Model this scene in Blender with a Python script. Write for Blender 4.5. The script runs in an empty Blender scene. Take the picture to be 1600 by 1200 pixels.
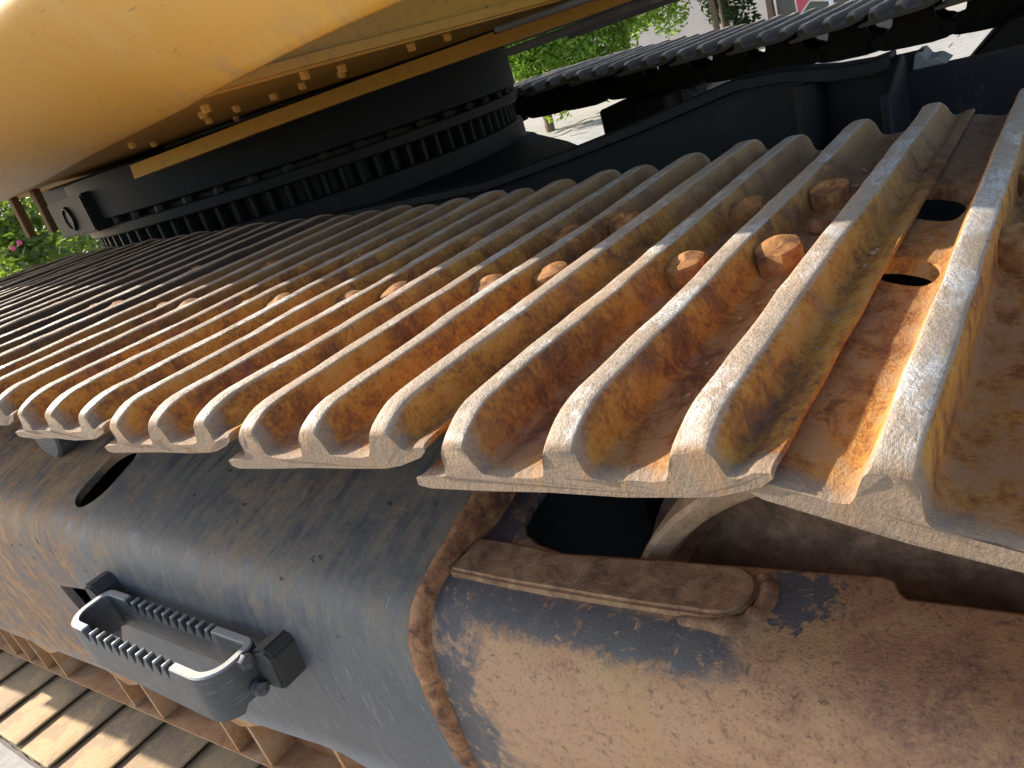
import bpy, bmesh, math, random
from mathutils import Vector, Matrix, noise as mnoise
R = math.radians
rnd = random.Random(7)
scn = bpy.context.scene
COL = scn.collection

# ------------------------------------------------------------------ camera
CW = ((0.7909828854, 0.0028417501, -0.6118316757),
      (0.5421743937, -0.4666680627, 0.6987616518),
      (-0.2835365968, -0.8844279754, -0.3706671749))
CP = Vector((0.34782911, -0.28422939, 0.22486475))
cam = bpy.data.cameras.new('camera')
cam.sensor_width = 36.0
cam.lens = 1199.93 / 1600 * 36.0
cam.clip_start = 0.02
cam.clip_end = 500
camo = bpy.data.objects.new('camera', cam)
COL.objects.link(camo)
camo.matrix_world = Matrix(((CW[0][0], -CW[0][1], -CW[0][2], CP.x),
                            (CW[1][0], -CW[1][1], -CW[1][2], CP.y),
                            (CW[2][0], -CW[2][1], -CW[2][2], CP.z),
                            (0, 0, 0, 1)))
scn.camera = camo

# ------------------------------------------------------------------ light
SUN = Vector((-1.75, -0.13, 1.0)).normalized()      # direction towards the sun
EL = math.asin(SUN.z)
AZ = math.atan2(SUN.x, SUN.y)
world = bpy.data.worlds.new('World')
scn.world = world
world.use_nodes = True
wn = world.node_tree
bg = wn.nodes['Background']
sky = wn.nodes.new('ShaderNodeTexSky')
sky.sky_type = 'NISHITA'
sky.sun_disc = False
sky.sun_elevation = EL
sky.sun_rotation = AZ
sky.dust_density = 1.5
wn.links.new(sky.outputs[0], bg.inputs['Color'])
bg.inputs['Strength'].default_value = 0.15
sl = bpy.data.lights.new('sun', 'SUN')
sl.energy = 4.3
sl.angle = R(0.5)
sl.color = (1.0, 0.93, 0.82)
so = bpy.data.objects.new('sun', sl)
COL.objects.link(so)
so.rotation_euler = SUN.to_track_quat('Z', 'Y').to_euler()
scn.view_settings.view_transform = 'Standard'
scn.view_settings.look = 'None'
scn.view_settings.gamma = 1
scn.view_settings.exposure = 1.08
scn.render.engine = 'CYCLES'
scn.cycles.use_denoising = True
scn.cycles.max_bounces = 8
scn.cycles.diffuse_bounces = 5

GZ = -1.155          # ground level; z = 0 is the shoe level of the upper track run
P = 0.216            # track pitch
SW = 0.755           # shoe width

# ------------------------------------------------------------------ node helpers
class NT:
    def __init__(s, name):
        s.m = bpy.data.materials.new(name)
        s.m.use_nodes = True
        s.t = s.m.node_tree
        s.b = s.t.nodes['Principled BSDF']
    def n(s, typ, **k):
        nd = s.t.nodes.new(typ)
        for a, v in k.items():
            setattr(nd, a, v)
        return nd
    def l(s, a, b):
        s.t.links.new(a, b)
    def put(s, sock, v):
        if isinstance(v, bpy.types.NodeSocket):
            s.l(v, sock)
        else:
            sock.default_value = v
    def coord(s, kind='Object', scale=(1, 1, 1), rnd_off=False, rot=(0, 0, 0)):
        tc = s.n('ShaderNodeTexCoord')
        out = tc.outputs[kind]
        if rnd_off:
            oi = s.n('ShaderNodeObjectInfo')
            mu = s.math('MULTIPLY', oi.outputs['Random'], 37.0)
            va = s.n('ShaderNodeVectorMath', operation='ADD')
            s.l(out, va.inputs[0]); s.l(mu, va.inputs[1])
            out = va.outputs[0]
        mp = s.n('ShaderNodeMapping')
        mp.inputs['Scale'].default_value = scale
        mp.inputs['Rotation'].default_value = rot
        s.l(out, mp.inputs['Vector'])
        return mp.outputs[0]
    def noise(s, vec, scale, detail=6, rough=0.6, dist=0.0):
        nd = s.n('ShaderNodeTexNoise')
        s.l(vec, nd.inputs['Vector'])
        nd.inputs['Scale'].default_value = scale
        nd.inputs['Detail'].default_value = detail
        nd.inputs['Roughness'].default_value = rough
        nd.inputs['Distortion'].default_value = dist
        return nd.outputs['Fac']
    def vor(s, vec, scale, feature='F1', out='Distance'):
        nd = s.n('ShaderNodeTexVoronoi', feature=feature)
        s.l(vec, nd.inputs['Vector'])
        nd.inputs['Scale'].default_value = scale
        return nd.outputs[out]
    def math(s, op, a, b=0.0, c=None, clamp=False):
        nd = s.n('ShaderNodeMath', operation=op)
        nd.use_clamp = clamp
        s.put(nd.inputs[0], a); s.put(nd.inputs[1], b)
        if c is not None: s.put(nd.inputs[2], c)
        return nd.outputs[0]
    def step(s, v, lo, hi):
        nd = s.n('ShaderNodeMapRange', interpolation_type='SMOOTHSTEP')
        s.put(nd.inputs[0], v)
        nd.inputs[1].default_value = lo; nd.inputs[2].default_value = hi
        return nd.outputs[0]
    def ramp(s, v, stops):
        nd = s.n('ShaderNodeValToRGB')
        cr = nd.color_ramp
        while len(cr.elements) < len(stops): cr.elements.new(0.5)
        for e, (p, c) in zip(cr.elements, stops):
            e.position = p; e.color = (c[0], c[1], c[2], 1)
        s.put(nd.inputs[0], v)
        return nd.outputs[0]
    def mix(s, f, a, b, blend='MIX'):
        nd = s.n('ShaderNodeMix', data_type='RGBA', blend_type=blend)
        s.put(nd.inputs[0], f)
        for k, v in ((6, a), (7, b)):
            if isinstance(v, tuple): nd.inputs[k].default_value = (v[0], v[1], v[2], 1)
            else: s.l(v, nd.inputs[k])
        return nd.outputs[2]
    def xyz(s, vec):
        nd = s.n('ShaderNodeSeparateXYZ'); s.l(vec, nd.inputs[0]); return nd.outputs
    def bump(s, h, strength, dist):
        nd = s.n('ShaderNodeBump')
        nd.inputs['Strength'].default_value = strength
        nd.inputs['Distance'].default_value = dist
        s.l(h, nd.inputs['Height'])
        s.l(nd.outputs[0], s.b.inputs['Normal'])
    def set(s, **k):
        for a, v in k.items():
            s.put(s.b.inputs[a.replace('_', ' ')], v if not isinstance(v, tuple) else (v[0], v[1], v[2], 1))
        return s.m

def m_shoe():
    t = NT('rusty_shoe_steel')
    raw = t.coord('Object')
    x, y, z0 = t.xyz(raw)
    z = t.math('SUBTRACT', z0, t.math('MULTIPLY', x, 0.022))
    c = t.coord('Object', rnd_off=True)
    cs = t.coord('Object', scale=(2.2, 1, 0.7), rnd_off=True)
    big = t.noise(c, 7, 4, 0.6, 0.3)
    mid = t.noise(cs, 34, 8, 0.68, 0.4)
    fine = t.noise(c, 260, 6, 0.7)
    grit = t.noise(c, 700, 3, 0.6)
    v = t.math('ADD', t.math('MULTIPLY', big, 0.42), t.math('MULTIPLY', mid, 0.62))
    v = t.math('ADD', t.math('ADD', v, 0.025), t.math('MULTIPLY', t.math('SUBTRACT', fine, 0.5), 0.42))
    rust = t.ramp(v, [(0.33, (0.085, 0.036, 0.016)), (0.43, (0.18, 0.068, 0.021)), (0.50, (0.29, 0.112, 0.024)),
                      (0.57, (0.46, 0.19, 0.024)), (0.65, (0.52, 0.255, 0.046)), (0.78, (0.40, 0.265, 0.15))])
    # reddish-purple patches
    pat = t.step(t.noise(c, 13, 4, 0.6), 0.56, 0.70)
    rust = t.mix(t.math('MULTIPLY', pat, 0.55), rust, (0.21, 0.09, 0.065))
    # dusty floor between the bars
    fl = t.math('MULTIPLY', t.step(z, 0.020, 0.0155), t.step(mid, 0.40, 0.62))
    rust = t.mix(t.math('MULTIPLY', fl, 0.65), rust, (0.36, 0.215, 0.12))
    # greyer brown towards the far end of each shoe
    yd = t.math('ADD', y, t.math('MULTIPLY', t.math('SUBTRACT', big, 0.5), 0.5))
    far_brown = t.math('MULTIPLY', t.step(yd, 0.36, 0.56), t.math('ADD', 0.15, t.math('MULTIPLY', mid, 0.75)), clamp=True)
    rust = t.mix(far_brown, rust, t.mix(fine, (0.13, 0.09, 0.06), (0.31, 0.225, 0.145)))
    # pale worn ends
    ye = t.math('MINIMUM', y, t.math('SUBTRACT', SW, y))
    yn = t.math('ADD', ye, t.math('MULTIPLY', t.math('SUBTRACT', mid, 0.5), 0.035))
    end = t.step(yn, 0.017, 0.003)
    tan = t.mix(fine, (0.18, 0.122, 0.078), (0.39, 0.295, 0.205))
    tan = t.mix(t.math('MULTIPLY', t.step(mid, 0.46, 0.62), 0.6), tan, (0.36, 0.20, 0.095))
    col = t.mix(t.math('MULTIPLY', end, 0.9), rust, tan)
    # near-black tone on the dark shoes, away from the near end (object colour red channel)
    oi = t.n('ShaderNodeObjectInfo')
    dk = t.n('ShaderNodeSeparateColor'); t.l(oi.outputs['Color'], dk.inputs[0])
    blk = t.math('MULTIPLY', dk.outputs[0], t.step(t.math('ADD', y, t.math('MULTIPLY', mid, 0.25)), 0.1, 0.34))
    blk = t.math('MULTIPLY', blk, t.math('ADD', 0.6, t.math('MULTIPLY', mid, 0.6)), clamp=True)
    col = t.mix(blk, col, (0.018, 0.015, 0.013))
    col = t.mix(t.math('MULTIPLY', dk.outputs[1], 0.85), col, t.mix(t.math('MULTIPLY', t.step(t.math('ADD', big, t.math('MULTIPLY', mid, 0.25)), 0.60, 0.64), 0.45), t.mix(mid, (0.50, 0.32, 0.14), (0.68, 0.52, 0.31)), (0.27, 0.20, 0.155)))
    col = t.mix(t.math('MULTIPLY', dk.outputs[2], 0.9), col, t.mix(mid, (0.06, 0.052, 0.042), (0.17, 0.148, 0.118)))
    spot = t.step(t.noise(c, 22, 3, 0.5), 0.71, 0.78)
    col = t.mix(t.math('MULTIPLY', spot, 0.8), col, (0.03, 0.024, 0.02))
    # polished crest of the bars
    zz = t.math('ADD', z, t.math('MULTIPLY', t.math('SUBTRACT', fine, 0.5), 0.007))
    zz = t.math('ADD', zz, t.math('MULTIPLY', t.math('SUBTRACT', big, 0.5), 0.007))
    zz = t.math('ADD', zz, t.math('MULTIPLY', t.step(ye, 0.040, 0.006), 0.0135))
    geo = t.n('ShaderNodeNewGeometry')
    nz = t.xyz(geo.outputs['Normal'])[2]
    top = t.math('MULTIPLY', t.step(zz, 0.0405, 0.0426), t.step(nz, 0.66, 0.92))
    wear = t.step(t.noise(t.coord('Object', scale=(1, 0.35, 1), rnd_off=True), 18, 5, 0.65), 0.36, 0.56)
    top = t.math('MULTIPLY', top, t.math('ADD', 0.35, t.math('MULTIPLY', wear, 0.65)))
    
    pit = t.math('MAXIMUM', t.step(t.noise(cs, 130, 6, 0.75), 0.56, 0.66), t.math('MULTIPLY', t.step(t.noise(c, 40, 5, 0.7), 0.58, 0.68), 0.75))
    scrt = t.noise(t.coord('Object', scale=(30, 5, 5), rnd_off=True, rot=(0, 0, 0.5)), 9, 5, 0.7, 0.8)
    silver = t.math('MULTIPLY', t.step(t.noise(t.coord('Object', scale=(1, 0.5, 1), rnd_off=True), 26, 6, 0.7), 0.50, 0.60), t.step(scrt, 0.36, 0.52))
    steel = t.mix(t.noise(c, 75, 6, 0.7), (0.30, 0.215, 0.145), (0.56, 0.46, 0.35))
    steel = t.mix(t.math('MULTIPLY', silver, 0.85), steel, (0.80, 0.775, 0.73))
    steel = t.mix(t.math('MULTIPLY', pit, 0.7), steel, (0.19, 0.125, 0.08))
    near = t.math('MULTIPLY', t.step(zz, 0.0412, 0.0434), t.step(nz, 0.45, 0.75))
    col = t.mix(t.math('MULTIPLY', near, 0.75), col, t.mix(fine, (0.34, 0.22, 0.13), (0.56, 0.44, 0.32)))
    col = t.mix(t.math('MULTIPLY', top, 0.92), col, steel)
    met = t.math('MULTIPLY', t.math('MULTIPLY', top, silver), 0.5, clamp=True)
    h = t.math('ADD', t.math('MULTIPLY', fine, 0.6), t.math('MULTIPLY', grit, 0.25))
    h = t.math('ADD', h, t.math('MULTIPLY', mid, 0.7))
    t.bump(h, 0.8, 0.0045)
    return t.set(Base_Color=col, Metallic=met, Roughness=t.math('SUBTRACT', 0.86, t.math('MULTIPLY', top, 0.42)))

def m_bolt():
    t = NT('rusty_bolt')
    c = t.coord('Object', rnd_off=True)
    a = t.noise(c, 55, 6, 0.7)
    col = t.ramp(a, [(0.36, (0.10, 0.042, 0.018)), (0.48, (0.28, 0.11, 0.026)), (0.62, (0.42, 0.20, 0.06))])
    t.bump(t.noise(c, 220, 5, 0.7), 0.5, 0.002)
    return t.set(Base_Color=col, Roughness=0.8)

def m_frame():
    t = NT('scuffed_blue_grey_paint')
    raw = t.coord('Object')
    x, y, z = t.xyz(raw)
    st = t.coord('Object', scale=(16, 3, 3))
    c = t.coord('Object')
    s1 = t.noise(st, 3.0, 8, 0.7, 0.5)
    s2 = t.noise(t.coord('Object', scale=(30, 5, 4), rot=(0, R(18), 0)), 4.5, 6, 0.75, 0.8)
    b1 = t.noise(c, 4.5, 6, 0.62, 0.4)
    b2 = t.noise(c, 16, 8, 0.7, 0.4)
    fine = t.noise(c, 230, 5, 0.7)
    blue = t.mix(s1, (0.032, 0.041, 0.054), (0.11, 0.127, 0.15))
    # dusty olive film, strongest on the sloping top
    up = t.step(z, -0.36, -0.235)
    b3 = t.noise(c, 70, 8, 0.75, 0.5)
    mm = t.math('ADD', t.math('MULTIPLY', b2, 0.6), t.math('MULTIPLY', b3, 0.45))
    film = t.math('MULTIPLY', t.math('ADD', 0.10, t.math('MULTIPLY', up, 0.85)), t.step(t.math('ADD', t.math('MULTIPLY', s1, 0.6), t.math('MULTIPLY', mm, 0.4)), 0.38, 0.60))
    col = t.mix(film, blue, t.mix(b3, (0.105, 0.10, 0.082), (0.27, 0.225, 0.155)))
    # brushed pale scuffs on the side
    sc = t.math('MULTIPLY', t.step(s2, 0.53, 0.72), t.math('SUBTRACT', 1.0, t.math('MULTIPLY', up, 0.8)))
    col = t.mix(t.math('MULTIPLY', sc, 0.55), col, (0.33, 0.33, 0.32))
    # rust towards the far end of the frame and in patches
    far = t.step(t.math('ADD', x, t.math('MULTIPLY', t.math('SUBTRACT', b1, 0.5), 1.2)), -0.92, -1.30)
    pt = t.step(t.math('ADD', t.math('MULTIPLY', b1, 0.62), t.math('MULTIPLY', mm, 0.45)), 0.545, 0.63)
    rp = t.math('MAXIMUM', t.math('MULTIPLY', far, t.step(t.math('ADD', mm, t.math('MULTIPLY', s1, 0.35)), 0.56, 0.76)), t.math('MULTIPLY', pt, t.math('ADD', 0.02, t.math('MULTIPLY', up, 0.28))))
    rc = t.ramp(t.math('ADD', t.math('MULTIPLY', mm, 0.6), t.math('MULTIPLY', s1, 0.4)), [(0.36, (0.13, 0.06, 0.04)), (0.46, (0.25, 0.12, 0.055)), (0.55, (0.40, 0.215, 0.085)), (0.66, (0.44, 0.31, 0.19))])
    col = t.mix(t.math('MULTIPLY', rp, 0.85), col, rc)
    # chips that follow the wear, fine scratches
    scr = t.step(t.noise(t.coord('Object', scale=(60, 6, 6), rot=(0, R(24), 0)), 5, 3, 0.6, 1.2), 0.66, 0.70)
    col = t.mix(t.math('MULTIPLY', scr, 0.45), col, (0.36, 0.33, 0.28))
    ch = t.step(t.noise(c, 60, 3, 0.5), 0.70, 0.73)
    col = t.mix(ch, col, (0.035, 0.03, 0.03))
    low = t.step(t.math('ADD', z, t.math('MULTIPLY', t.math('ADD', x, 1.0), -0.12)), -0.60, -0.66)
    col = t.mix(t.math('MULTIPLY', low, 0.35), col, (0.34, 0.36, 0.40))
    t.bump(t.math('ADD', t.math('MULTIPLY', fine, 0.35), t.math('ADD', b2, t.math('MULTIPLY', s2, 0.5))), 0.35, 0.003)
    return t.set(Base_Color=col, Roughness=t.math('ADD', 0.50, t.math('MULTIPLY', t.math('MAXIMUM', film, rp), 0.3)))

def m_yoke():
    t = NT('brown_rusted_yoke_plate')
    raw = t.coord('Object')
    x, y, z = t.xyz(raw)
    c = t.coord('Object')
    b1 = t.noise(c, 6, 6, 0.65, 0.5)
    b2 = t.noise(c, 24, 8, 0.7, 0.3)
    spk = t.noise(c, 300, 5, 0.75)
    hair = t.noise(t.coord('Object', scale=(1, 1, 0.25), rot=(0.4, 0.2, 0.3)), 420, 3, 0.6, 1.5)
    v = t.math('ADD', t.math('MULTIPLY', b1, 0.6), t.math('MULTIPLY', b2, 0.45))
    col = t.ramp(v, [(0.36, (0.20, 0.098, 0.062)), (0.46, (0.34, 0.170, 0.088)), (0.54, (0.44, 0.235, 0.115)), (0.62, (0.51, 0.305, 0.14)), (0.72, (0.48, 0.34, 0.21))])
    # pinkish scuffed bend
    bend = t.math('MULTIPLY', t.step(z, -0.245, -0.30), t.step(z, -0.52, -0.36))
    col = t.mix(t.math('MULTIPLY', bend, t.step(b1, 0.42, 0.62)), col, (0.48, 0.275, 0.155))
    b4 = t.noise(c, 95, 8, 0.78, 0.4)
    col = t.mix(t.math('MULTIPLY', t.step(b4, 0.50, 0.64), 0.65), col, (0.45, 0.26, 0.125))
    col = t.mix(t.math('MULTIPLY', t.step(b4, 0.47, 0.36), 0.75), col, (0.17, 0.085, 0.05))
    col = t.mix(t.math('MULTIPLY', t.step(spk, 0.54, 0.66), 0.6), col, (0.47, 0.30, 0.17))
    col = t.mix(t.math('MULTIPLY', t.step(spk, 0.46, 0.34), 0.7), col, (0.08, 0.045, 0.03))
    col = t.mix(t.math('MULTIPLY', t.step(hair, 0.60, 0.68), 0.22), col, (0.46, 0.32, 0.20))
    # ochre run marks
    xr = t.math('ABSOLUTE', t.math('ADD', t.math('ADD', x, 0.035), t.math('ADD', t.math('MULTIPLY', z, 0.22), t.math('MULTIPLY', t.math('SUBTRACT', b2, 0.5), 0.07))))
    xr2 = t.math('ABSOLUTE', t.math('ADD', t.math('ADD', x, -0.29), t.math('MULTIPLY', t.math('SUBTRACT', b2, 0.5), 0.12)))
    run = t.math('MULTIPLY', t.math('MAXIMUM', t.step(xr, 0.026, 0.008), t.math('MULTIPLY', t.step(xr2, 0.03, 0.0), 0.5)), t.step(b4, 0.36, 0.56))
    col = t.mix(t.math('MULTIPLY', run, 0.6), col, (0.46, 0.28, 0.11))
    # remaining blue-grey paint: beside the welded bar and next to the weld seam
    b3 = t.noise(c, 75, 8, 0.75, 0.6)
    yb = t.math('ADD', y, t.math('ADD', t.math('MULTIPLY', t.math('SUBTRACT', b2, 0.5), 0.03), t.math('MULTIPLY', t.math('SUBTRACT', b3, 0.5), 0.035)))
    stripe = t.math('MULTIPLY', t.step(yb, 0.112, 0.122), t.step(yb, 0.162, 0.150))
    stripe = t.math('MULTIPLY', stripe, t.step(t.math('ADD', x, t.math('MULTIPLY', b2, 0.1)), 0.18, 0.14))
    lft = t.step(t.math('ADD', x, t.math('MULTIPLY', t.math('SUBTRACT', b2, 0.5), 0.16)), -0.125, -0.165)
    lft = t.math('MULTIPLY', lft, t.step(b2, 0.62, 0.5))
    blob = t.n('ShaderNodeVectorMath', operation='DISTANCE')
    t.l(raw, blob.inputs[0]); blob.inputs[1].default_value = (0.145, 0.205, -0.235)
    bl = t.step(t.math('ADD', blob.outputs['Value'], t.math('MULTIPLY', t.math('SUBTRACT', b3, 0.5), 0.11)), 0.036, 0.028)
    pm = t.math('MULTIPLY', t.math('MAXIMUM', t.math('MAXIMUM', stripe, lft), bl), t.step(b3, 0.64, 0.56))
    col = t.mix(t.math('MULTIPLY', pm, 0.9), col, t.mix(b2, (0.03, 0.04, 0.052), (0.11, 0.125, 0.14)))
    t.bump(t.math('ADD', spk, t.math('MULTIPLY', b2, 0.8)), 0.6, 0.0028)
    return t.set(Base_Color=col, Roughness=t.math('SUBTRACT', 0.66, t.math('MULTIPLY', bend, 0.14)))

def m_rust(name, stops, scale=20, rough=0.8, bump=0.002):
    t = NT(name)
    c = t.coord('Object', rnd_off=True)
    a = t.noise(c, scale, 8, 0.68, 0.4)
    b = t.noise(c, scale * 11, 5, 0.7)
    v = t.math('ADD', t.math('MULTIPLY', a, 0.75), t.math('MULTIPLY', b, 0.25))
    t.bump(t.math('ADD', a, b), 0.5, bump)
    return t.set(Base_Color=t.ramp(v, stops), Roughness=rough)

def m_yellow():
    t = NT('glossy_yellow_paint')
    c = t.coord('Object')
    a = t.noise(c, 3, 5, 0.6)
    b = t.noise(c, 40, 6, 0.7)
    col = t.mix(a, (0.54, 0.275, 0.034), (0.60, 0.315, 0.046))
    scr = t.noise(t.coord('Object', scale=(1, 1, 9), rot=(0.3, 0.5, 0.2)), 26, 2, 0.5, 0.6)
    sm = t.math('MULTIPLY', t.step(scr, 0.70, 0.72), t.step(a, 0.46, 0.52))
    col = t.mix(t.math('MULTIPLY', sm, 0.6), col, (0.22, 0.12, 0.05))
    ls = t.noise(t.coord('Object', scale=(7, 1, 22), rot=(0.2, 0.75, 0.1)), 7, 2, 0.5, 0.4)
    col = t.mix(t.math('MULTIPLY', t.math('MULTIPLY', t.step(ls, 0.735, 0.745), t.step(a, 0.52, 0.56)), 0.6), col, (0.20, 0.10, 0.03))
    z = t.xyz(c)[2]
    sme = t.noise(t.coord('Object', scale=(5, 5, 1), rot=(0, 0.5, 0)), 6, 6, 0.7, 0.5)
    dirt = t.math('MULTIPLY', t.step(z, 0.352, 0.302), t.step(sme, 0.42, 0.70))
    col = t.mix(t.math('MULTIPLY', dirt, 0.55), col, (0.33, 0.21, 0.11))
    col = t.mix(t.math('MULTIPLY', t.step(t.noise(c, 9, 7, 0.7), 0.5, 0.75), 0.25), col, (0.62, 0.45, 0.22))
    t.bump(b, 0.06, 0.002)
    return t.set(Base_Color=col, Roughness=t.math('ADD', 0.36, t.math('MULTIPLY', b, 0.15)), Coat_Weight=0.05, Coat_Roughness=0.35, Specular_IOR_Level=0.3)

def m_yellow_dirty():
    t = NT('dusty_yellow_paint')
    c = t.coord('Object', rnd_off=True)
    a = t.noise(c, 6, 6, 0.65)
    b = t.noise(c, 50, 6, 0.7)
    col = t.mix(a, (0.48, 0.235, 0.022), (0.58, 0.30, 0.034))
    col = t.mix(t.math('MULTIPLY', t.step(b, 0.5, 0.75), 0.5), col, (0.17, 0.10, 0.035))
    spot = t.step(t.noise(c, 38, 2, 0.5), 0.76, 0.78)
    col = t.mix(spot, col, (0.06, 0.03, 0.015))
    t.bump(b, 0.15, 0.002)
    return t.set(Base_Color=col, Roughness=0.55)

def m_dark(name, c0, c1, rough=0.5, scale=12):
    t = NT(name)
    c = t.coord('Object', rnd_off=True)
    a = t.noise(c, scale, 7, 0.68)
    b = t.noise(c, scale * 9, 5, 0.7)
    col = t.mix(a, c0, c1)
    col = t.mix(t.math('MULTIPLY', t.step(t.math('ADD', t.math('MULTIPLY', a, 0.5), t.math('MULTIPLY', b, 0.5)), 0.56, 0.68), 0.5), col, tuple(min(1, 2.6 * v + 0.012) for v in c1))
    t.bump(t.math('ADD', a, b), 0.25, 0.002)
    return t.set(Base_Color=col, Roughness=rough + 0.12, Specular_IOR_Level=0.22)

def m_step():
    t = NT('grey_step_steel')
    c = t.coord('Object')
    x, y, z = t.xyz(c)
    a = t.noise(c, 30, 7, 0.68)
    st = t.noise(t.coord('Object', scale=(4, 4, 40)), 6, 6, 0.7)
    col = t.mix(a, (0.035, 0.037, 0.038), (0.095, 0.097, 0.095))
    col = t.mix(t.math('MULTIPLY', t.step(st, 0.52, 0.7), 0.5), col, (0.24, 0.235, 0.22))
    top = t.math('MULTIPLY', t.step(z, -0.3335, -0.3312), t.step(z, -0.322, -0.326))
    col = t.mix(t.math('MULTIPLY', top, 0.9), col, t.mix(a, (0.24, 0.235, 0.22), (0.50, 0.49, 0.46)))
    t.bump(a, 0.25, 0.002)
    return t.set(Base_Color=col, Roughness=0.5, Metallic=t.math('MULTIPLY', top, 0.3))

def m_flat(name, c0, c1, scale=10, rough=0.75):
    t = NT(name)
    c = t.coord('Object', rnd_off=True)
    a = t.noise(c, scale, 6, 0.65)
    return t.set(Base_Color=t.mix(a, c0, c1), Roughness=rough)

def m_leaf(name, c0, c1):
    t = NT(name)
    g = t.n('ShaderNodeNewGeometry')
    col = t.mix(g.outputs['Random Per Island'], c0, c1)
    tr = t.n('ShaderNodeBsdfTranslucent')
    t.l(t.mix(1.0, col, (1.3, 1.5, 0.6), 'MULTIPLY'), tr.inputs[0])
    mx = t.n('ShaderNodeMixShader'); mx.inputs[0].default_value = 0.5
    t.set(Base_Color=col, Roughness=0.5)
    out = t.t.nodes['Material Output']
    t.l(t.b.outputs[0], mx.inputs[1]); t.l(tr.outputs[0], mx.inputs[2]); t.l(mx.outputs[0], out.inputs[0])
    return t.m

M = dict(
    shoe=m_shoe(), bolt=m_bolt(), frame=m_frame(), yoke=m_yoke(), yellow=m_yellow(), yellow2=m_yellow_dirty(),
    seam=m_rust('rusty_plate_edge', [(0.38, (0.07, 0.035, 0.025)), (0.46, (0.24, 0.10, 0.042)), (0.56, (0.42, 0.20, 0.085)), (0.68, (0.44, 0.29, 0.17))], 38, 0.75, 0.005),
    bar=m_rust('rusty_bar', [(0.38, (0.17, 0.09, 0.052)), (0.46, (0.29, 0.155, 0.08)), (0.55, (0.41, 0.245, 0.125)), (0.66, (0.48, 0.34, 0.20))], 45, 0.75, 0.005),
    lug=m_dark('dark_lug_steel', (0.03, 0.031, 0.032), (0.075, 0.072, 0.066), 0.5, 24),
    rim=m_rust('dusty_bounce_lit_tan', [(0.36, (0.20, 0.125, 0.075)), (0.5, (0.36, 0.24, 0.14)), (0.64, (0.48, 0.35, 0.22))], 22, 0.7),  # dust tan; warm bounce light on the idler rim is put into this colour
    guard=m_rust('orange_rust', [(0.35, (0.17, 0.062, 0.026)), (0.5, (0.30, 0.12, 0.045)), (0.65, (0.42, 0.21, 0.085))], 12),
    flange=m_rust('ochre_rust', [(0.35, (0.26, 0.11, 0.045)), (0.5, (0.42, 0.215, 0.09)), (0.65, (0.45, 0.33, 0.21))], 15),
    idler=m_rust('idler_steel', [(0.37, (0.08, 0.042, 0.026)), (0.48, (0.16, 0.085, 0.048)), (0.62, (0.29, 0.175, 0.10))], 24, 0.7),
    step=m_step(),
    dark=m_dark('black_paint', (0.006, 0.0065, 0.007), (0.013, 0.0135, 0.0145), 0.5),
    body=m_dark('dark_green_grey_paint', (0.0055, 0.008, 0.0085), (0.0125, 0.016, 0.0165), 0.5, 6),
    gear=m_dark('greasy_gear_steel', (0.006, 0.006, 0.0063), (0.020, 0.018, 0.016), 0.42, 25),
    link=m_dark('greasy_link_steel', (0.008, 0.006, 0.005), (0.018, 0.013, 0.01), 0.55, 20),
    grey=m_dark('grey_beam_paint', (0.14, 0.135, 0.125), (0.26, 0.25, 0.235), 0.5, 14),
    brown=m_flat('brown_rubber', (0.14, 0.075, 0.03), (0.24, 0.13, 0.05)),
    bark=m_flat('bark', (0.10, 0.065, 0.04), (0.25, 0.17, 0.10), 30),
    leaf1=m_leaf('fresh_leaves', (0.13, 0.22, 0.025), (0.32, 0.43, 0.07)),
    leaf2=m_leaf('dark_leaves', (0.02, 0.045, 0.012), (0.05, 0.10, 0.025)),
    leaf3=m_leaf('hedge_leaves', (0.06, 0.11, 0.02), (0.22, 0.26, 0.06)),
    flower=m_flat('pink_petals', (0.6, 0.06, 0.16), (0.75, 0.12, 0.25)),
    wall=m_flat('pale_render', (0.40, 0.36, 0.34), (0.55, 0.50, 0.47), 3),
    panel=m_flat('olive_brown_panel', (0.11, 0.095, 0.065), (0.16, 0.14, 0.10), 4),
    red=m_flat('red_paint', (0.62, 0.07, 0.08), (0.70, 0.10, 0.11), 5, 0.5),
    cream=m_flat('cream_paint', (0.72, 0.62, 0.50), (0.80, 0.70, 0.58), 5, 0.5),
    white=m_flat('white_paint', (0.68, 0.72, 0.76), (0.78, 0.82, 0.86), 5, 0.5),
    glass=m_flat('dark_window_glass', (0.02, 0.025, 0.03), (0.05, 0.06, 0.07), 5, 0.15),
    slab=m_rust('pale_stone_slab', [(0.35, (0.25, 0.235, 0.205)), (0.5, (0.34, 0.32, 0.285)), (0.65, (0.42, 0.395, 0.35))], 9, 0.85),
    kerb=m_rust('dark_stone', [(0.35, (0.10, 0.095, 0.09)), (0.6, (0.2, 0.19, 0.18))], 9, 0.85),
)

def m_ground():
    t = NT('paved_ground')
    c = t.coord('Object')
    br = t.n('ShaderNodeTexBrick')
    t.l(c, br.inputs['Vector'])
    br.inputs['Scale'].default_value = 1.0
    br.inputs['Brick Width'].default_value = 0.8
    br.inputs['Row Height'].default_value = 0.4
    br.inputs['Mortar Size'].default_value = 0.008
    a = t.noise(c, 5, 7, 0.7)
    b = t.noise(c, 0.4, 4, 0.6)
    col = t.mix(a, (0.28, 0.26, 0.23), (0.44, 0.41, 0.365))
    col = t.mix(t.math('MULTIPLY', b, 0.4), col, (0.42, 0.37, 0.30))
    col = t.mix(br.outputs['Fac'], col, (0.20, 0.18, 0.16))
    t.bump(a, 0.3, 0.004)
    return t.set(Base_Color=col, Roughness=0.9)
M['ground'] = m_ground()

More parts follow.
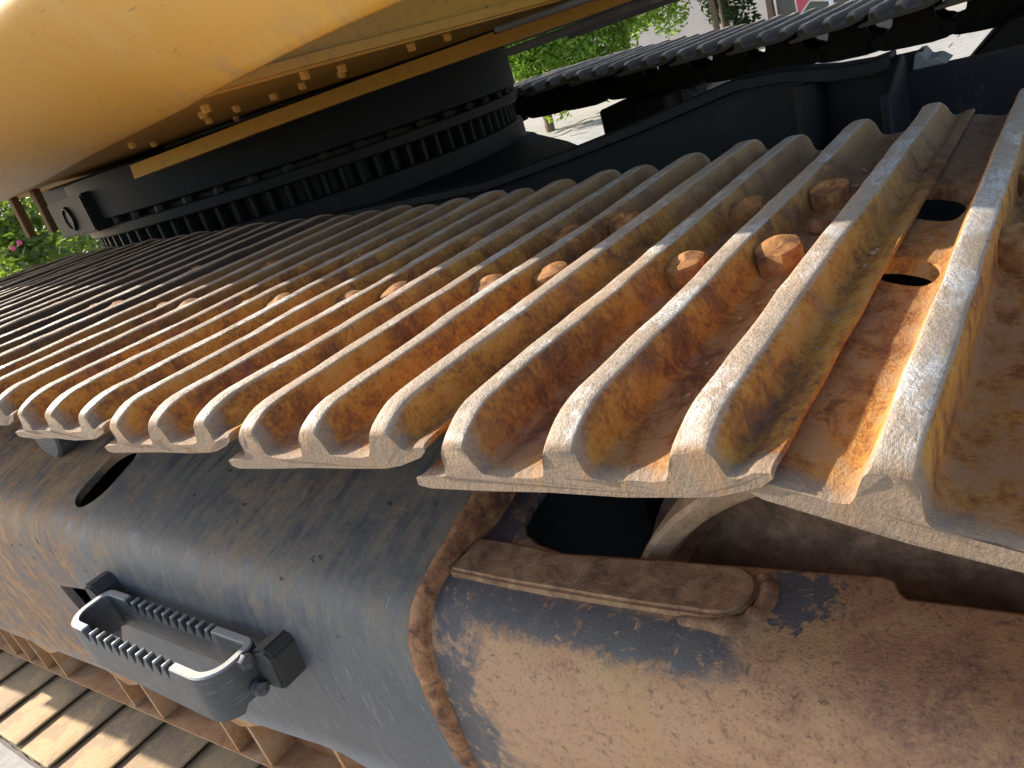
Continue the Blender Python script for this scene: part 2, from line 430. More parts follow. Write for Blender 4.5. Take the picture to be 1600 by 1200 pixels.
# ------------------------------------------------------------------ mesh helpers
def mesh(name, v, f, smooth=False, angle=None):
    me = bpy.data.meshes.new(name)
    me.from_pydata([tuple(p) for p in v], [], f)
    me.update()
    bm = bmesh.new(); bm.from_mesh(me)
    bmesh.ops.recalc_face_normals(bm, faces=bm.faces)
    if smooth:
        for fc in bm.faces: fc.smooth = True
        if angle:
            for e in bm.edges:
                if len(e.link_faces) == 2 and e.calc_face_angle() > R(angle): e.smooth = False
    bm.to_mesh(me); bm.free()
    return me

def obj(name, me, mat, parent=None, loc=(0, 0, 0), rot=(0, 0, 0)):
    o = bpy.data.objects.new(name, me)
    COL.objects.link(o)
    if mat is not None and me is not None and not me.materials: me.materials.append(mat)
    o.parent = parent; o.location = loc; o.rotation_euler = rot
    return o

def empty(name, loc, label, cat, group=None):
    o = bpy.data.objects.new(name, None); COL.objects.link(o)
    o.location = loc; o['label'] = label; o['category'] = cat
    if group: o['group'] = group
    return o

def tag(o, label=None, cat=None, group=None, kind=None):
    if label: o['label'] = label
    if cat: o['category'] = cat
    if group: o['group'] = group
    if kind: o['kind'] = kind
    return o

def loft(rings, closed=True, cap=True):
    n = len(rings[0]); v = [p for r in rings for p in r]; f = []
    for i in range(len(rings) - 1):
        for j in range(n if closed else n - 1):
            k = (j + 1) % n
            f.append((i * n + j, i * n + k, (i + 1) * n + k, (i + 1) * n + j))
    if cap and closed:
        f.append(tuple(range(n))[::-1]); f.append(tuple((len(rings) - 1) * n + j for j in range(n)))
    return v, f

def bevel_mesh(me, w, seg=2, smooth=True, angle=35):
    bm = bmesh.new(); bm.from_mesh(me)
    ed = [e for e in bm.edges if len(e.link_faces) == 2 and e.calc_face_angle() > R(25)]
    bmesh.ops.bevel(bm, geom=ed, offset=w, segments=seg, affect='EDGES', clamp_overlap=True)
    if smooth:
        for fc in bm.faces: fc.smooth = True
        for e in bm.edges:
            if len(e.link_faces) == 2 and e.calc_face_angle() > R(angle): e.smooth = False
    bm.to_mesh(me); bm.free(); return me

def box(name, x0, x1, y0, y1, z0, z1, bev=0.0, seg=2):
    v = [(x, y, z) for x in (x0, x1) for y in (y0, y1) for z in (z0, z1)]
    f = [(0, 1, 3, 2), (4, 6, 7, 5), (0, 4, 5, 1), (2, 3, 7, 6), (0, 2, 6, 4), (1, 5, 7, 3)]
    me = mesh(name, v, f)
    return bevel_mesh(me, bev, seg) if bev else me

def prism(name, pts, axis, a, b, bev=0.0, seg=2):
    """extrude the 2-D outline pts along axis from a to b"""
    def mk(p, t):
        if axis == 'x': return (t, p[0], p[1])
        if axis == 'y': return (p[0], t, p[1])
        return (p[0], p[1], t)
    v, f = loft([[mk(p, a) for p in pts], [mk(p, b) for p in pts]])
    me = mesh(name, v, f)
    return bevel_mesh(me, bev, seg) if bev else me

def lathe(name, prof, axis='z', seg=64, smooth=True, angle=35, a0=0.0, a1=2 * math.pi):
    """prof: (radius, height)"""
    full = abs(a1 - a0 - 2 * math.pi) < 1e-6
    rings = []
    for i in range(seg + (0 if full else 1)):
        a = a0 + (a1 - a0) * i / seg
        ca, sa = math.cos(a), math.sin(a)
        if axis == 'z': rings.append([(r * ca, r * sa, h) for r, h in prof])
        elif axis == 'y': rings.append([(r * ca, h, r * sa) for r, h in prof])
        else: rings.append([(h, r * ca, r * sa) for r, h in prof])
    if full: rings.append(rings[0])
    v, f = loft(rings, closed=False, cap=False)
    me = mesh(name, v, f)
    bm = bmesh.new(); bm.from_mesh(me)
    bmesh.ops.remove_doubles(bm, verts=bm.verts, dist=1e-6)
    bmesh.ops.recalc_face_normals(bm, faces=bm.faces)
    for fc in bm.faces: fc.smooth = smooth
    for e in bm.edges:
        if len(e.link_faces) == 2 and e.calc_face_angle() > R(angle): e.smooth = False
    bm.to_mesh(me); bm.free()
    return me

def tube(name, pts, rad, n=8, wob=0.0, seed=0):
    r2 = random.Random(seed); rings = []
    for i, p in enumerate(pts):
        p = Vector(p)
        d = (Vector(pts[min(i + 1, len(pts) - 1)]) - Vector(pts[max(i - 1, 0)])).normalized()
        u = d.orthogonal().normalized() if abs(d.z) > 0.95 else d.cross(Vector((0, 0, 1))).normalized()
        w = d.cross(u)
        rr = (rad[i] if isinstance(rad, (list, tuple)) else rad) * (1 + wob * (r2.random() - 0.5))
        rings.append([p + rr * (math.cos(2 * math.pi * k / n) * u + math.sin(2 * math.pi * k / n) * w) for k in range(n)])
    v, f = loft(rings)
    return mesh(name, v, f, True, 60)

def cut(me, cutters):
    """boolean-subtract cutter meshes from me, return a new mesh"""
    o = bpy.data.objects.new('work', me); COL.objects.link(o)
    cs = []
    for c in cutters:
        co = bpy.data.objects.new('work_cut', c); COL.objects.link(co); cs.append(co)
        md = o.modifiers.new('b', 'BOOLEAN'); md.operation = 'DIFFERENCE'; md.solver = 'EXACT'; md.object = co
    dg = bpy.context.evaluated_depsgraph_get(); dg.update()
    new = bpy.data.meshes.new_from_object(o.evaluated_get(dg))
    for q in cs + [o]: bpy.data.objects.remove(q)
    return new

def chaikin(p, closed=False, it=1):
    for _ in range(it):
        q = []
        n = len(p)
        if not closed: q.append(p[0])
        for i in range(n if closed else n - 1):
            a, b = p[i], p[(i + 1) % n]
            q.append(tuple(0.75 * s + 0.25 * t for s, t in zip(a, b)))
            q.append(tuple(0.25 * s + 0.75 * t for s, t in zip(a, b)))
        if not closed: q.append(p[-1])
        p = q
    return p

def lerp(x, tab):
    if x <= tab[0][0]: return tab[0][1]
    for (a, va), (b, vb) in zip(tab, tab[1:]):
        if x <= b:
            t = (x - a) / (b - a); return va + (vb - va) * t
    return tab[-1][1]

def slerp(x, tab):     # smooth version
    if x <= tab[0][0]: return tab[0][1]
    for (a, va), (b, vb) in zip(tab, tab[1:]):
        if x <= b:
            t = (x - a) / (b - a); t = t * t * (3 - 2 * t); return va + (vb - va) * t
    return tab[-1][1]

# ------------------------------------------------------------------ ground
g = obj('ground', mesh('ground', [(-150, -150, GZ), (150, -150, GZ), (150, 150, GZ), (-150, 150, GZ)], [(0, 1, 2, 3)]), M['ground'])
tag(g, kind='structure')
slab_me = box('slab', -0.395, 0.395, -0.195, 0.195, 0.0, 0.012, 0.004, 1)
slab_me.materials.append(M['slab'])
def slabs(x0, x1, y0, y1):
    j0 = int(math.floor(y0 / 0.4)); j1 = int(math.ceil(y1 / 0.4))
    for j in range(j0, j1):
        off = 0.4 if j % 2 else 0.0
        i0 = int(math.floor(x0 / 0.8)); i1 = int(math.ceil(x1 / 0.8))
        for i in range(i0, i1):
            o = obj('paving_slab', slab_me, None, g, (i * 0.8 + off, j * 0.4 + 0.2, GZ + rnd.uniform(0.0, 0.004)), (0, 0, rnd.uniform(-0.004, 0.004)))
slabs(-6.4, 0.8, 9.0, 13.2)
slabs(-10.4, -7.2, 11.0, 14.4)
slabs(-3.2, -0.8, -0.8, 0.0)

# ------------------------------------------------------------------ excavator
EX = empty('excavator', (-1.5, 1.65, GZ), 'yellow crawler excavator with rusty steel tracks parked on pale paving', 'excavator')
EXI = Matrix.Translation(Vector((1.5, -1.65, -GZ)))
def part(name, me, mat, loc=(0, 0, 0), rot=(0, 0, 0), parent=None):
    """part of the excavator placed in scene coordinates"""
    o = obj(name, me, mat, EX)
    o.matrix_parent_inverse = EXI
    o.location = loc; o.rotation_euler = rot
    return o
def sub(name, me, mat, p, loc=(0, 0, 0), rot=(0, 0, 0)):
    return obj(name, me, mat, p, loc, rot)
def subw(name, me, mat, p):
    """sub-part whose mesh is already in scene coordinates, p sits at the origin of the scene"""
    return obj(name, me, mat, p)

# ---- track shoe
BASE = [(-0.004, 0.003), (0.004, 0.009), (0.020, 0.010), (0.050, 0.0130), (0.090, 0.0155), (0.140, 0.0185), (0.178, 0.0210), (0.200, 0.0245), (0.212, 0.0265), (0.221, 0.0302), (0.229, 0.0308)]
RIDGE = [(0.0230, 0.0282, 0.0468, 0.0560, 0.0455), (0.0985, 0.1056, 0.1244, 0.1340, 0.0475), (0.1740, 0.1818, 0.2008, 0.2098, 0.0490)]
BOT = [(0.230, 0.0285), (0.224, 0.0235), (0.202, 0.016), (0.186, 0.0085), (0.150, 0.0055), (0.100, 0.003), (0.050, -0.001), (0.006, -0.004), (-0.003, -0.002)]
LIPX = [0.0]
def shoe_profile(h, sh=(0, 0, 0), wv=(0, 0, 0)):
    """closed outline in x,z; h scales the bar height"""
    pts = [(x - LIPX[0], z, 0) for x, z in BASE[:2]]
    for k, (a, b, c, d, zt) in enumerate(RIDGE):
        zb0, zb1 = lerp(a, BASE), lerp(d, BASE)
        s = sh[k]; top = zb0 + (zt + wv[k] - zb0) * h
        topr = zb1 + (zt + wv[k] - zb1) * h
        hl, hr = top - zb0, topr - zb1
        raw = [(a - 0.007, lerp(a - 0.007, BASE)), (a - 0.002 + s, zb0 + 0.0006), (a + 0.0025 + s, zb0 + 0.12 * hl), (b - 0.0015 + s, zb0 + 0.80 * hl), (b + 0.0001 + s, top - 0.0019 * h), (b + 0.0017 + s, top - 0.0001),
               (0.5 * (b + c) + s, 0.5 * (top + topr) + 0.0004), (c - 0.0017 + s, topr - 0.0001), (c - 0.0001 + s, topr - 0.0019 * h), (c + 0.002 + s, zb1 + 0.80 * hr), (0.62 * d + 0.38 * c + s, zb1 + 0.28 * hr), (d - 0.001 + s, zb1 + 0.09 * hr), (d + 0.004 + s, zb1 + 0.0008), (d + 0.010, lerp(d + 0.010, BASE))]
        raw = chaikin(raw, False, 1)
        pts += [(x, z, 0) for x, z in raw]
        nxt = RIDGE[k + 1][0] - 0.007 if k < 2 else None
        if nxt: pts.append((0.5 * (d + 0.010 + nxt), lerp(0.5 * (d + 0.010 + nxt), BASE), 0))
    pts += [(x, z, 0) for x, z in BASE[-2:]]
    pts += [(x - (LIPX[0] if x < 0.03 else 0), z, 0) for x, z in BOT]
    return [(x, z) for x, z, _ in pts]

def shoe_mesh(seed, holes=False):
    st = [0.0, 0.0025, 0.006, 0.011, 0.017, 0.024, 0.033, 0.045]
    fh = [0.63, 0.675, 0.735, 0.81, 0.885, 0.945, 0.985, 1.0]
    ys = st + [0.045 + (SW - 0.09) * i / 30 for i in range(1, 30)] + [SW - s for s in reversed(st)]
    hs = fh + [1.0] * 29 + list(reversed(fh))
    rings = []
    for i, (y, h) in enumerate(zip(ys, hs)):
        wv = [0.0024 * mnoise.noise((y * 6, k * 7.3, seed)) + 0.0006 * mnoise.noise((y * 31, k * 3.1, seed + 5)) - 0.003 * max(0.0, mnoise.noise((y * 14, k * 2.3, seed + 31)) - 0.35) for k in range(3)]
        sh = [0.0022 * mnoise.noise((y * 5, k * 5.7, seed + 9)) for k in range(3)]
        pr = shoe_profile(h, sh, wv)
        e = min(y, SW - y)
        ins = 0.0022 if e < 0.001 else (0.0006 if e < 0.003 else 0.0)
        cx, cz = 0.11, 0.012
        ring = []
        for (x, z) in pr:
            dx = 0.0010 * mnoise.noise((x * 40, y * 25, z * 40 + seed))
            zz = z + 0.0007 * mnoise.noise((x * 60 + 3, y * 30, seed))
            zz += (-ins if z > 0.006 + x * 0.04 else ins)
            yy = y + 0.003 * mnoise.noise((x * 30, z * 60, seed + (0 if y < 0.3 else 50))) * max(0, 1 - e / 0.03)
            ring.append((x + dx, yy, zz))
        rings.append(ring)
    v, f = loft(rings)
    me = mesh('track_shoe', v, f)
    if holes:
        cs = []
        for y0, y1 in ((0.240, 0.292), (0.372, 0.470)):
            out = chaikin([(-0.019, y0 + 0.012), (-0.006, y0), (0.019, y0 + 0.004), (0.0245, 0.5 * (y0 + y1)), (0.019, y1 - 0.004), (-0.006, y1), (-0.019, y1 - 0.012)], True, 2)
            cs.append(prism('c', out, 'z', -0.02, 0.03))
        me = cut(me, cs)
    bm = bmesh.new(); bm.from_mesh(me)
    for fc in bm.faces: fc.smooth = True
    for e in bm.edges:
        if len(e.link_faces) == 2 and e.calc_face_angle() > R(48): e.smooth = False
    bm.to_mesh(me); bm.free()
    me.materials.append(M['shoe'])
    return me
SHOES = [shoe_mesh(11 * k + 3) for k in range(8)]
LIPX[0] = 0.017
SHOE_H = shoe_mesh(77, True)
LIPX[0] = 0.0

# bolt head (worn hexagon, domed)
def bolt_mesh():
    rings = []
    for r, z, rd in ((0.0225, 0.0, 1.0), (0.0215, 0.0022, 1.0), (0.0200, 0.0028, 0.25), (0.0202, 0.0195, 0.25), (0.0188, 0.0225, 0.5), (0.0130, 0.0245, 0.9), (0.002, 0.0252, 1.0)):
        ring = []
        for k in range(24):
            a = 2 * math.pi * k / 24
            hx = math.cos(math.pi / 6) / math.cos((a % (math.pi / 3)) - math.pi / 6)
            q = (1 - rd) * hx + rd * 0.93
            zz = z * (1 + (0.10 * math.cos(a - 0.7) if z > 0.01 else 0))
            ring.append((r * q * math.cos(a), r * q * math.sin(a), zz))
        rings.append(ring)
    v, f = loft(rings)
    me = mesh('bolt_head', v, f, True, 27); me.materials.append(M['bolt']); return me
BOLT = bolt_mesh()
BOLTS = [(0.0655, 0.298), (0.1450, 0.298), (0.0655, 0.457), (0.1450, 0.457)]

# track link
lk = [(-0.012, -0.090), (0.002, -0.068), (0.034, -0.060), (0.046, -0.040), (0.046, -0.006), (0.168, 0.002), (0.172, -0.040), (0.182, -0.056), (0.206, -0.062), (0.224, -0.082), (0.224, -0.105), (0.205, -0.132), (0.03, -0.132), (-0.005, -0.122)]
lk = chaikin(lk, True, 1)
LINK = prism('track_link', lk, 'y', -0.014, 0.014, 0.003, 1)
LINK.materials.append(M['link'])
PIN = lathe('pin', [(0.0, -0.12), (0.022, -0.12), (0.022, 0.12), (0.0, 0.12)], 'y', 20)
PIN.materials.append(M['link'])

def add_shoe(k, x, z, ang, y0=0.0, me=None, dark=0.0, bolts=True, links=True, grey=0.0):
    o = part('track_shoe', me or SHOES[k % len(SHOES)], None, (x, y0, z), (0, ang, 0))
    o.color = (dark, 0, grey, 1)
    if bolts:
        for bx_, by_ in BOLTS:
            b = sub('bolt_head', BOLT, None, o, (bx_, by_, lerp(bx_, BASE) - 0.0015), (0, R(-2), rnd.uniform(0, 1.0)))
    if links:
        for s, yc in ((-1, 0.298), (1, 0.457)):
            lkx = sub('track_link', LINK, None, o, (0, yc + (0.015 * s if k % 2 else -0.015 * s), 0))
            if grey: lkx.scale = (1, 1, 0.92)
        sub('pin', PIN, None, o, (0.0, 0.3775, -0.088))
    return o

ZOFF = [(-3.4, 0.00), (-2.6, 0.020), (-2.25, 0.040), (-1.92, 0.050), (-1.36, 0.038), (-1.05, 0.026), (-0.80, 0.010), (-0.62, 0.002), (-0.44, -0.003), (-0.22, -0.003), (0.0, 0.0), (0.3, 0.0)]
NEAR = []
for n in range(0, 16):
    x = -P * n
    z = lerp(x, ZOFF); z1 = lerp(x + P, ZOFF)
    ang = -math.atan2(z1 - z, P)
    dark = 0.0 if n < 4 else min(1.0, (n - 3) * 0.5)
    NEAR.append(add_shoe(n, x, z, ang, dark=dark))
# round the front idler
IC = (0.23, -0.42)
add_shoe(3, 0.2345, 0.0135, R(16.8), me=SHOE_H)
px, pz, pa = 0.230, 0.0105, R(16.4)
for i, a in enumerate((46, 74, 101, 128)):
    px += P * math.cos(pa) + 0.004; pz -= P * math.sin(pa); pa = R(a)
    add_shoe(i, px + 0.012, pz + 0.004, pa)
# lower run: smooth side up
for n in range(0, 15):
    x = -2.544 + 0.212 * (n - 3)
    o = part('track_shoe', SHOES[(n * 2) % 5], None, (x + 0.212, 0.0, -1.10), (0, R(180 - 1.3), 0))
    o.color = (0, 1, 0, 1)
    o.scale = (1.145 if n % 2 else 1.12, 1, 1)
    for s, yc in ((-1, 0.298), (1, 0.457)):
        sub('track_link', LINK, None, o, (0, yc + (0.015 * s if n % 2 else -0.015 * s), 0))
# rear wrap round the sprocket
for i in range(6):
    a = R(-22 - 27 * i)
    add_shoe(i, -3.30 + 0.56 * math.sin(a) - 0.1, -0.55 + 0.56 * math.cos(a), a, bolts=False)

# far track, seen from its inner side
FY = 2.55
FOFF = [(-2.8, 0.04), (-1.9, 0.085), (-1.4, 0.078), (-0.75, 0.036), (-0.45, 0.014), (0.2, -0.004), (0.7, -0.02)]
for n in range(-2, 13):
    x = -P * n - 0.06
    z = lerp(x, FOFF); z1 = lerp(x + P, FOFF)
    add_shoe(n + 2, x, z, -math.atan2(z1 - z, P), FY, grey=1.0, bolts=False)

# ---- track frame (main box)
def sheet(name, prof_fn, xs, th=0.014):
    """thick plate: prof_fn(x) gives an open (y,z) outline, offset inwards by th"""
    rings = []
    for x in xs:
        p = prof_fn(x); q = []
        for i in range(len(p)):
            a = Vector(p[max(i - 1, 0)]); b = Vector(p[min(i + 1, len(p) - 1)])
            d = (b - a).normalized(); nrm = Vector((d.y, -d.x))
            q.append((p[i][0] + th * nrm.x, p[i][1] + th * nrm.y))
        rings.append([(x, y, z) for y, z in p] + [(x, y, z) for y, z in reversed(q)])
    v, f = loft(rings)
    return mesh(name, v, f)

FB = [(-3.3, -0.87), (-1.98, -0.745), (-1.34, -0.69), (-0.85, -0.635), (-0.546, -0.595), (-0.2, -0.66), (0.6, -0.66)]
def frame_prof(x):
    zb = lerp(x, FB)
    pts = [(0.655, -0.45), (0.655, -0.30), (0.60, -0.215), (0.50, -0.185), (0.40, -0.178), (0.32, -0.189), (0.263, -0.201), (0.205, -0.219), (0.150, -0.236), (0.114, -0.252), (0.094, -0.278), (0.088, -0.32), (0.087, -0.376), (0.091, -0.44), (0.098, -0.50), (0.112, zb)]
    pts = chaikin(pts, False, 2)
    pts = [(y + 0.002 * mnoise.noise((x * 3, y * 9, z * 5)), z + 0.002 * mnoise.noise((x * 3 + 9, y * 9, z * 5))) for y, z in pts]
    return list(reversed(pts))
xs = [-3.3 + (3.3 - 0.226) * i / 60 for i in range(61)]
fm = sheet('track_frame', frame_prof, xs)
# slot in the sloping top, and the opening left of the step
def slot(cx, cy, ux, uy, L, w, z0, z1):
    out = []
    for k in range(24):
        a = 2 * math.pi * k / 24
        s = L / 2 if math.cos(a) > 0 else -L / 2
        px_, py_ = math.cos(a) * w / 2 + s, math.sin(a) * w / 2
        out.append((cx + px_ * ux - py_ * uy, cy + px_ * uy + py_ * ux))
    return prism('slot', out, 'z', z0, z1)
c1 = slot(-1.056, 0.203, -0.07, 0.998, 0.045, 0.088, -0.40, -0.10)
c2 = prism('c2', [(-1.22, -0.41), (-1.06, -0.385), (-1.00, -0.43), (-1.10, -0.52), (-1.21, -0.50)], 'y', -0.1, 0.22)
fm = cut(fm, [c1, c2])
fm = bevel_mesh(fm, 0.0015, 1, True, 40)
FR = part('track_frame', fm, M['frame'])
tag(FR, 'scuffed blue-grey painted track frame with rust patches')
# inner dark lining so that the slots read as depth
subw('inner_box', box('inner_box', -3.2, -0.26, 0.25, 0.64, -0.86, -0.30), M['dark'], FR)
# rusted edge of the frame at the weld seam
def seam_pts(dx):
    p = frame_prof(-0.24)
    return p
edge = []
pp = [q for q in frame_prof(-0.24) if q[0] < 0.36]
pp = [(y + 0.003, z + 0.002) for y, z in pp]
rings = []
for i, (y, z) in enumerate(pp):
    a = Vector(pp[max(i - 1, 0)]); b = Vector(pp[min(i + 1, len(pp) - 1)])
    d = (b - a).normalized(); nr = Vector((d.y, -d.x))
    if nr.x > 0 and nr.y < 0: nr = -nr
    nr = Vector((-d.y, d.x)); 
    if nr.dot(Vector((-1, 0.6))) < 0: nr = -nr
    wob = 0.0022 * mnoise.noise((i * 0.9, 0, 3)) + 0.0008 * math.sin(i * 2.1)
    o0 = Vector((y, z)) + nr * (0.010 + wob); o1 = Vector((y, z)) - nr * 0.028
    w2 = 0.0015 * mnoise.noise((i * 1.3, 4, 3))
    rings.append([(-0.228, o0.x - nr.x * 0.006, o0.y - nr.y * 0.006), (-0.222, o0.x, o0.y), (-0.210 + w2, o0.x, o0.y), (-0.203 + w2, o0.x - nr.x * 0.006, o0.y - nr.y * 0.006), (-0.199 + w2, o1.x, o1.y), (-0.228, o1.x, o1.y)])
v, f = loft(rings)
subw('weld_edge', mesh('weld_edge', v, f, True, 50), M['seam'], FR)

# ---- idler yoke
YI = [(-0.24, 0.46), (-0.190, 0.46), (-0.178, 0.30), (-0.168, 0.258), (-0.150, 0.232), (-0.125, 0.219), (-0.09, 0.212), (-0.01, 0.222), (0.205, 0.246), (0.213, 0.243), (0.219, 0.230), (0.226, 0.2235), (0.30, 0.227), (0.75, 0.245)]
def yoke_prof(x):
    yi = lerp(x, YI)
    zb = lerp(x, FB)
    pts = [(yi, -0.2335), (yi - 0.004, -0.2315), (0.5 * (yi + 0.165), -0.2325), (0.165, -0.2355), (0.142, -0.2395), (0.118, -0.252), (0.101, -0.276), (0.093, -0.315), (0.091, -0.37), (0.092, -0.43), (0.097, -0.50), (0.112, zb)]
    pts = [pts[0]] + chaikin(pts[1:], False, 2)
    pts = [(y + 0.0012 * mnoise.noise((x * 8, y * 20, z * 9)), z + 0.0012 * mnoise.noise((x * 8 + 9, y * 20, z * 9))) for y, z in pts]
    return list(reversed(pts))
xs = sorted(set([-0.232 + 0.982 * i / 60 for i in range(61)] + [a for a, _ in YI if a > -0.232]))
ym = sheet('idler_yoke', yoke_prof, xs, 0.012)
for p_ in ym.polygons: p_.use_smooth = True
bevel_mesh(ym, 0.001, 1, True, 50)
YK = part('idler_yoke', ym, M['yoke'])
tag(YK, 'brown rusted idler yoke plate beside the weld seam')
# welded bar with a rounded end
bo = [(-0.200, 0.153), (-0.10, 0.1535), (0.0, 0.157), (0.085, 0.163)]
for k in range(1, 10):
    a = -math.pi / 2 + math.pi * k / 10
    bo.append((0.086 + 0.030 * math.cos(a), 0.195 + 0.032 * math.sin(a)))
bo += [(0.085, 0.2265), (0.0, 0.2165), (-0.09, 0.2055), (-0.15, 0.210), (-0.200, 0.210)]
bm_ = prism('welded_bar', bo, 'z', -0.262, -0.2275, 0.0035, 2)
bmx = bmesh.new(); bmx.from_mesh(bm_)
bmesh.ops.triangulate(bmx, faces=[fc for fc in bmx.faces if len(fc.verts) > 4])
bmesh.ops.subdivide_edges(bmx, edges=[e for e in bmx.edges if e.calc_length() > 0.02], cuts=3, use_grid_fill=True)
for vv in bmx.verts:
    vv.co.z += 0.0008 * mnoise.noise(vv.co * 45); vv.co.y += 0.0010 * mnoise.noise(vv.co * 40 + Vector((5, 0, 0)))
for fc in bmx.faces: fc.smooth = True
bmx.to_mesh(bm_); bmx.free()
subw('welded_bar', bm_, M['bar'], YK)
wb = []
for k in range(0, 34):
    t = k / 33
    if t < 0.62: wb.append((-0.21 + (0.085 + 0.21) * t / 0.62, lerp(-0.21 + 0.295 * t / 0.62, [(-0.225, 0.151), (0.0, 0.155), (0.085, 0.161)]), -0.2425))
    else:
        a = -math.pi / 2 + math.pi * 0.75 * (t - 0.62) / 0.38
        wb.append((0.088 + 0.036 * math.cos(a), 0.195 + 0.037 * math.sin(a), -0.2375))
subw('weld_bead', tube('weld_bead', wb, [0.0022 if k < 19 else 0.0085 for k in range(34)], 10, 0.55, 3), M['bar'], YK)

# ---- idler wheel
idp = [(0.0, 0.285), (0.16, 0.285), (0.262, 0.292), (0.272, 0.285), (0.280, 0.256), (0.292, 0.2475), (0.300, 0.252), (0.301, 0.30), (0.301, 0.335), (0.318, 0.342), (0.318, 0.413), (0.301, 0.42), (0.301, 0.50), (0.292, 0.507), (0.262, 0.50), (0.0, 0.50)]
IW = part('idler_wheel', lathe('idler_wheel', idp, 'y', 96), M['idler'], (IC[0], 0, IC[1]))
sub('rim', lathe('rim', [(0.276, 0.268), (0.281, 0.2475), (0.287, 0.243), (0.297, 0.2415), (0.3025, 0.2455), (0.3045, 0.262), (0.3045, 0.300), (0.300, 0.301)], 'y', 96), M['rim'], IW)
# carrier roller below the upper run
cr = lathe('carrier_roller', [(0.0, 0.20), (0.05, 0.20), (0.055, 0.205), (0.055, 0.26), (0.085, 0.268), (0.085, 0.49), (0.055, 0.50), (0.0, 0.50)], 'y', 32)
part('carrier_roller', cr, M['step'], (-1.30, 0.02, -0.16))
part('carrier_roller', cr, M['step'], (-2.0, 0, -0.185))

# ---- roller guard under the frame
gz = [(-3.3, -0.99), (-2.3, -0.925), (-1.94, -0.898), (-1.256, -0.838), (-0.95, -0.810), (-0.2, -0.745)]
rings = []
for x in [-3.3 + 3.1 * i / 30 for i in range(31)]:
    z0, z1 = lerp(x, gz), lerp(x, FB)
    rings.append([(x, 0.195, z0 - 0.01), (x, 0.195, z1 + 0.05), (x, 0.235, z1 + 0.05), (x, 0.235, z0 - 0.01)])
v, f = loft(rings)
GD = part('roller_guard', mesh('roller_guard', v, f), M['guard'])
rings = []
for x in [-3.3 + 3.1 * i / 60 for i in range(61)]:
    z0 = lerp(x, gz) + 0.001 * mnoise.noise((x * 5, 1, 1))
    rings.append([(x, 0.137, z0 - 0.005), (x, 0.135, z0 + 0.003), (x, 0.20, z0 + 0.003), (x, 0.20, z0 - 0.005)])
v, f = loft(rings)
subw('lower_flange', mesh('lower_flange', v, f), M['flange'], GD)
rings = []
for x in [-3.3 + 3.05 * i / 60 for i in range(61)]:
    z1 = lerp(x, FB)
    w = 0.012 + 0.030 * max(0, math.sin(x * 13.8 + 0.9)) ** 2
    rings.append([(x, 0.114, z1 + 0.012), (x, 0.122, z1 - w), (x, 0.136, z1 - w), (x, 0.132, z1 + 0.012)])
v, f = loft(rings)
subw('upper_flange', mesh('upper_flange', v, f, True, 40), M['flange'], GD)
for x in (-2.62, -2.50, -2.22, -2.10, -1.975, -1.835, -1.432, -1.295, -0.985, -0.872, -0.60, -0.47):
    z0, z1 = lerp(x, gz), lerp(x, FB)
    subw('rib', prism('rib', [(0.138, z0), (0.20, z0), (0.20, z1 - 0.01), (0.134, z1 - 0.01)], 'x', x - 0.005, x + 0.005), M['flange'], GD)

# ---- boarding step on the frame
def step_bar():
    """closed flat-bar loop, teeth along both long sides"""
    out, inn = [], []
    x0, x1, y0, y1, r, th = -0.900, -0.500, -0.010, 0.070, 0.040, 0.0125
    cs = [((x1 - r, y0 + r), -90), ((x1 - r * 0.5, y1 - r * 0.5), 0), ((x0 + r * 0.5, y1 - r * 0.5), 90), ((x0 + r, y0 + r), 180)]
    path = []
    for i, ((cx, cy), a0) in enumerate(cs):
        rr = r if i in (0, 3) else r * 0.5
        for k in range(9):
            a = R(a0 + 90 * k / 8); path.append((cx + rr * math.cos(a), cy + rr * math.sin(a)))
    # densify long sides
    full = []
    for i in range(len(path)):
        a, b = path[i], path[(i + 1) % len(path)]
        L = math.hypot(b[0] - a[0], b[1] - a[1]); n = max(1, int(L / 0.012)) if L > 0.1 else 1
        for k in range(n): full.append((a[0] + (b[0] - a[0]) * k / n, a[1] + (b[1] - a[1]) * k / n))
    N = len(full); rings = []
    for i in range(N + 1):
        p = Vector(full[i % N]); a = Vector(full[(i - 1) % N]); b = Vector(full[(i + 1) % N])
        d = (b - a).normalized(); nr = Vector((-d.y, d.x))
        zt = -0.330
        if abs(d.x) > 0.99 and -0.832 < p.x < -0.60: zt = -0.350
        zb = -0.392 - 0.010 * (1 if p.y < 0.02 else 0)
        q = p + nr * th
        rings.append([(p.x, p.y, zb), (p.x, p.y, zt - 0.002), (p.x + nr.x * 0.002, p.y + nr.y * 0.002, zt), (q.x - nr.x * 0.001, q.y - nr.y * 0.001, zt), (q.x, q.y, zt - 0.002), (q.x, q.y, zb)])
    v, f = loft(rings, cap=False)
    me = mesh('boarding_step', v, f)
    bm = bmesh.new(); bm.from_mesh(me); bmesh.ops.remove_doubles(bm, verts=bm.verts, dist=1e-5)
    bmesh.ops.recalc_face_normals(bm, faces=bm.faces)
    for fc in bm.faces: fc.smooth = True
    for e in bm.edges:
        if len(e.link_faces) == 2 and e.calc_face_angle() > R(40): e.smooth = False
    bm.to_mesh(me); bm.free(); return me
GBOLT = bolt_mesh(); GBOLT.materials.clear(); GBOLT.materials.append(M['step'])
YBOLT = bolt_mesh(); YBOLT.materials.clear(); YBOLT.materials.append(M['yellow2'])
ST = part('boarding_step', step_bar(), M['step'])
tag(ST, 'grey steel boarding step with toothed edges')
TOOTH = prism('tooth', [(-0.010, -0.352), (0.012, -0.352), (0.011, -0.330), (0.007, -0.329)], 'y', 0.0, 0.0135, 0.001, 1)
TOOTH.materials.append(M['step'])
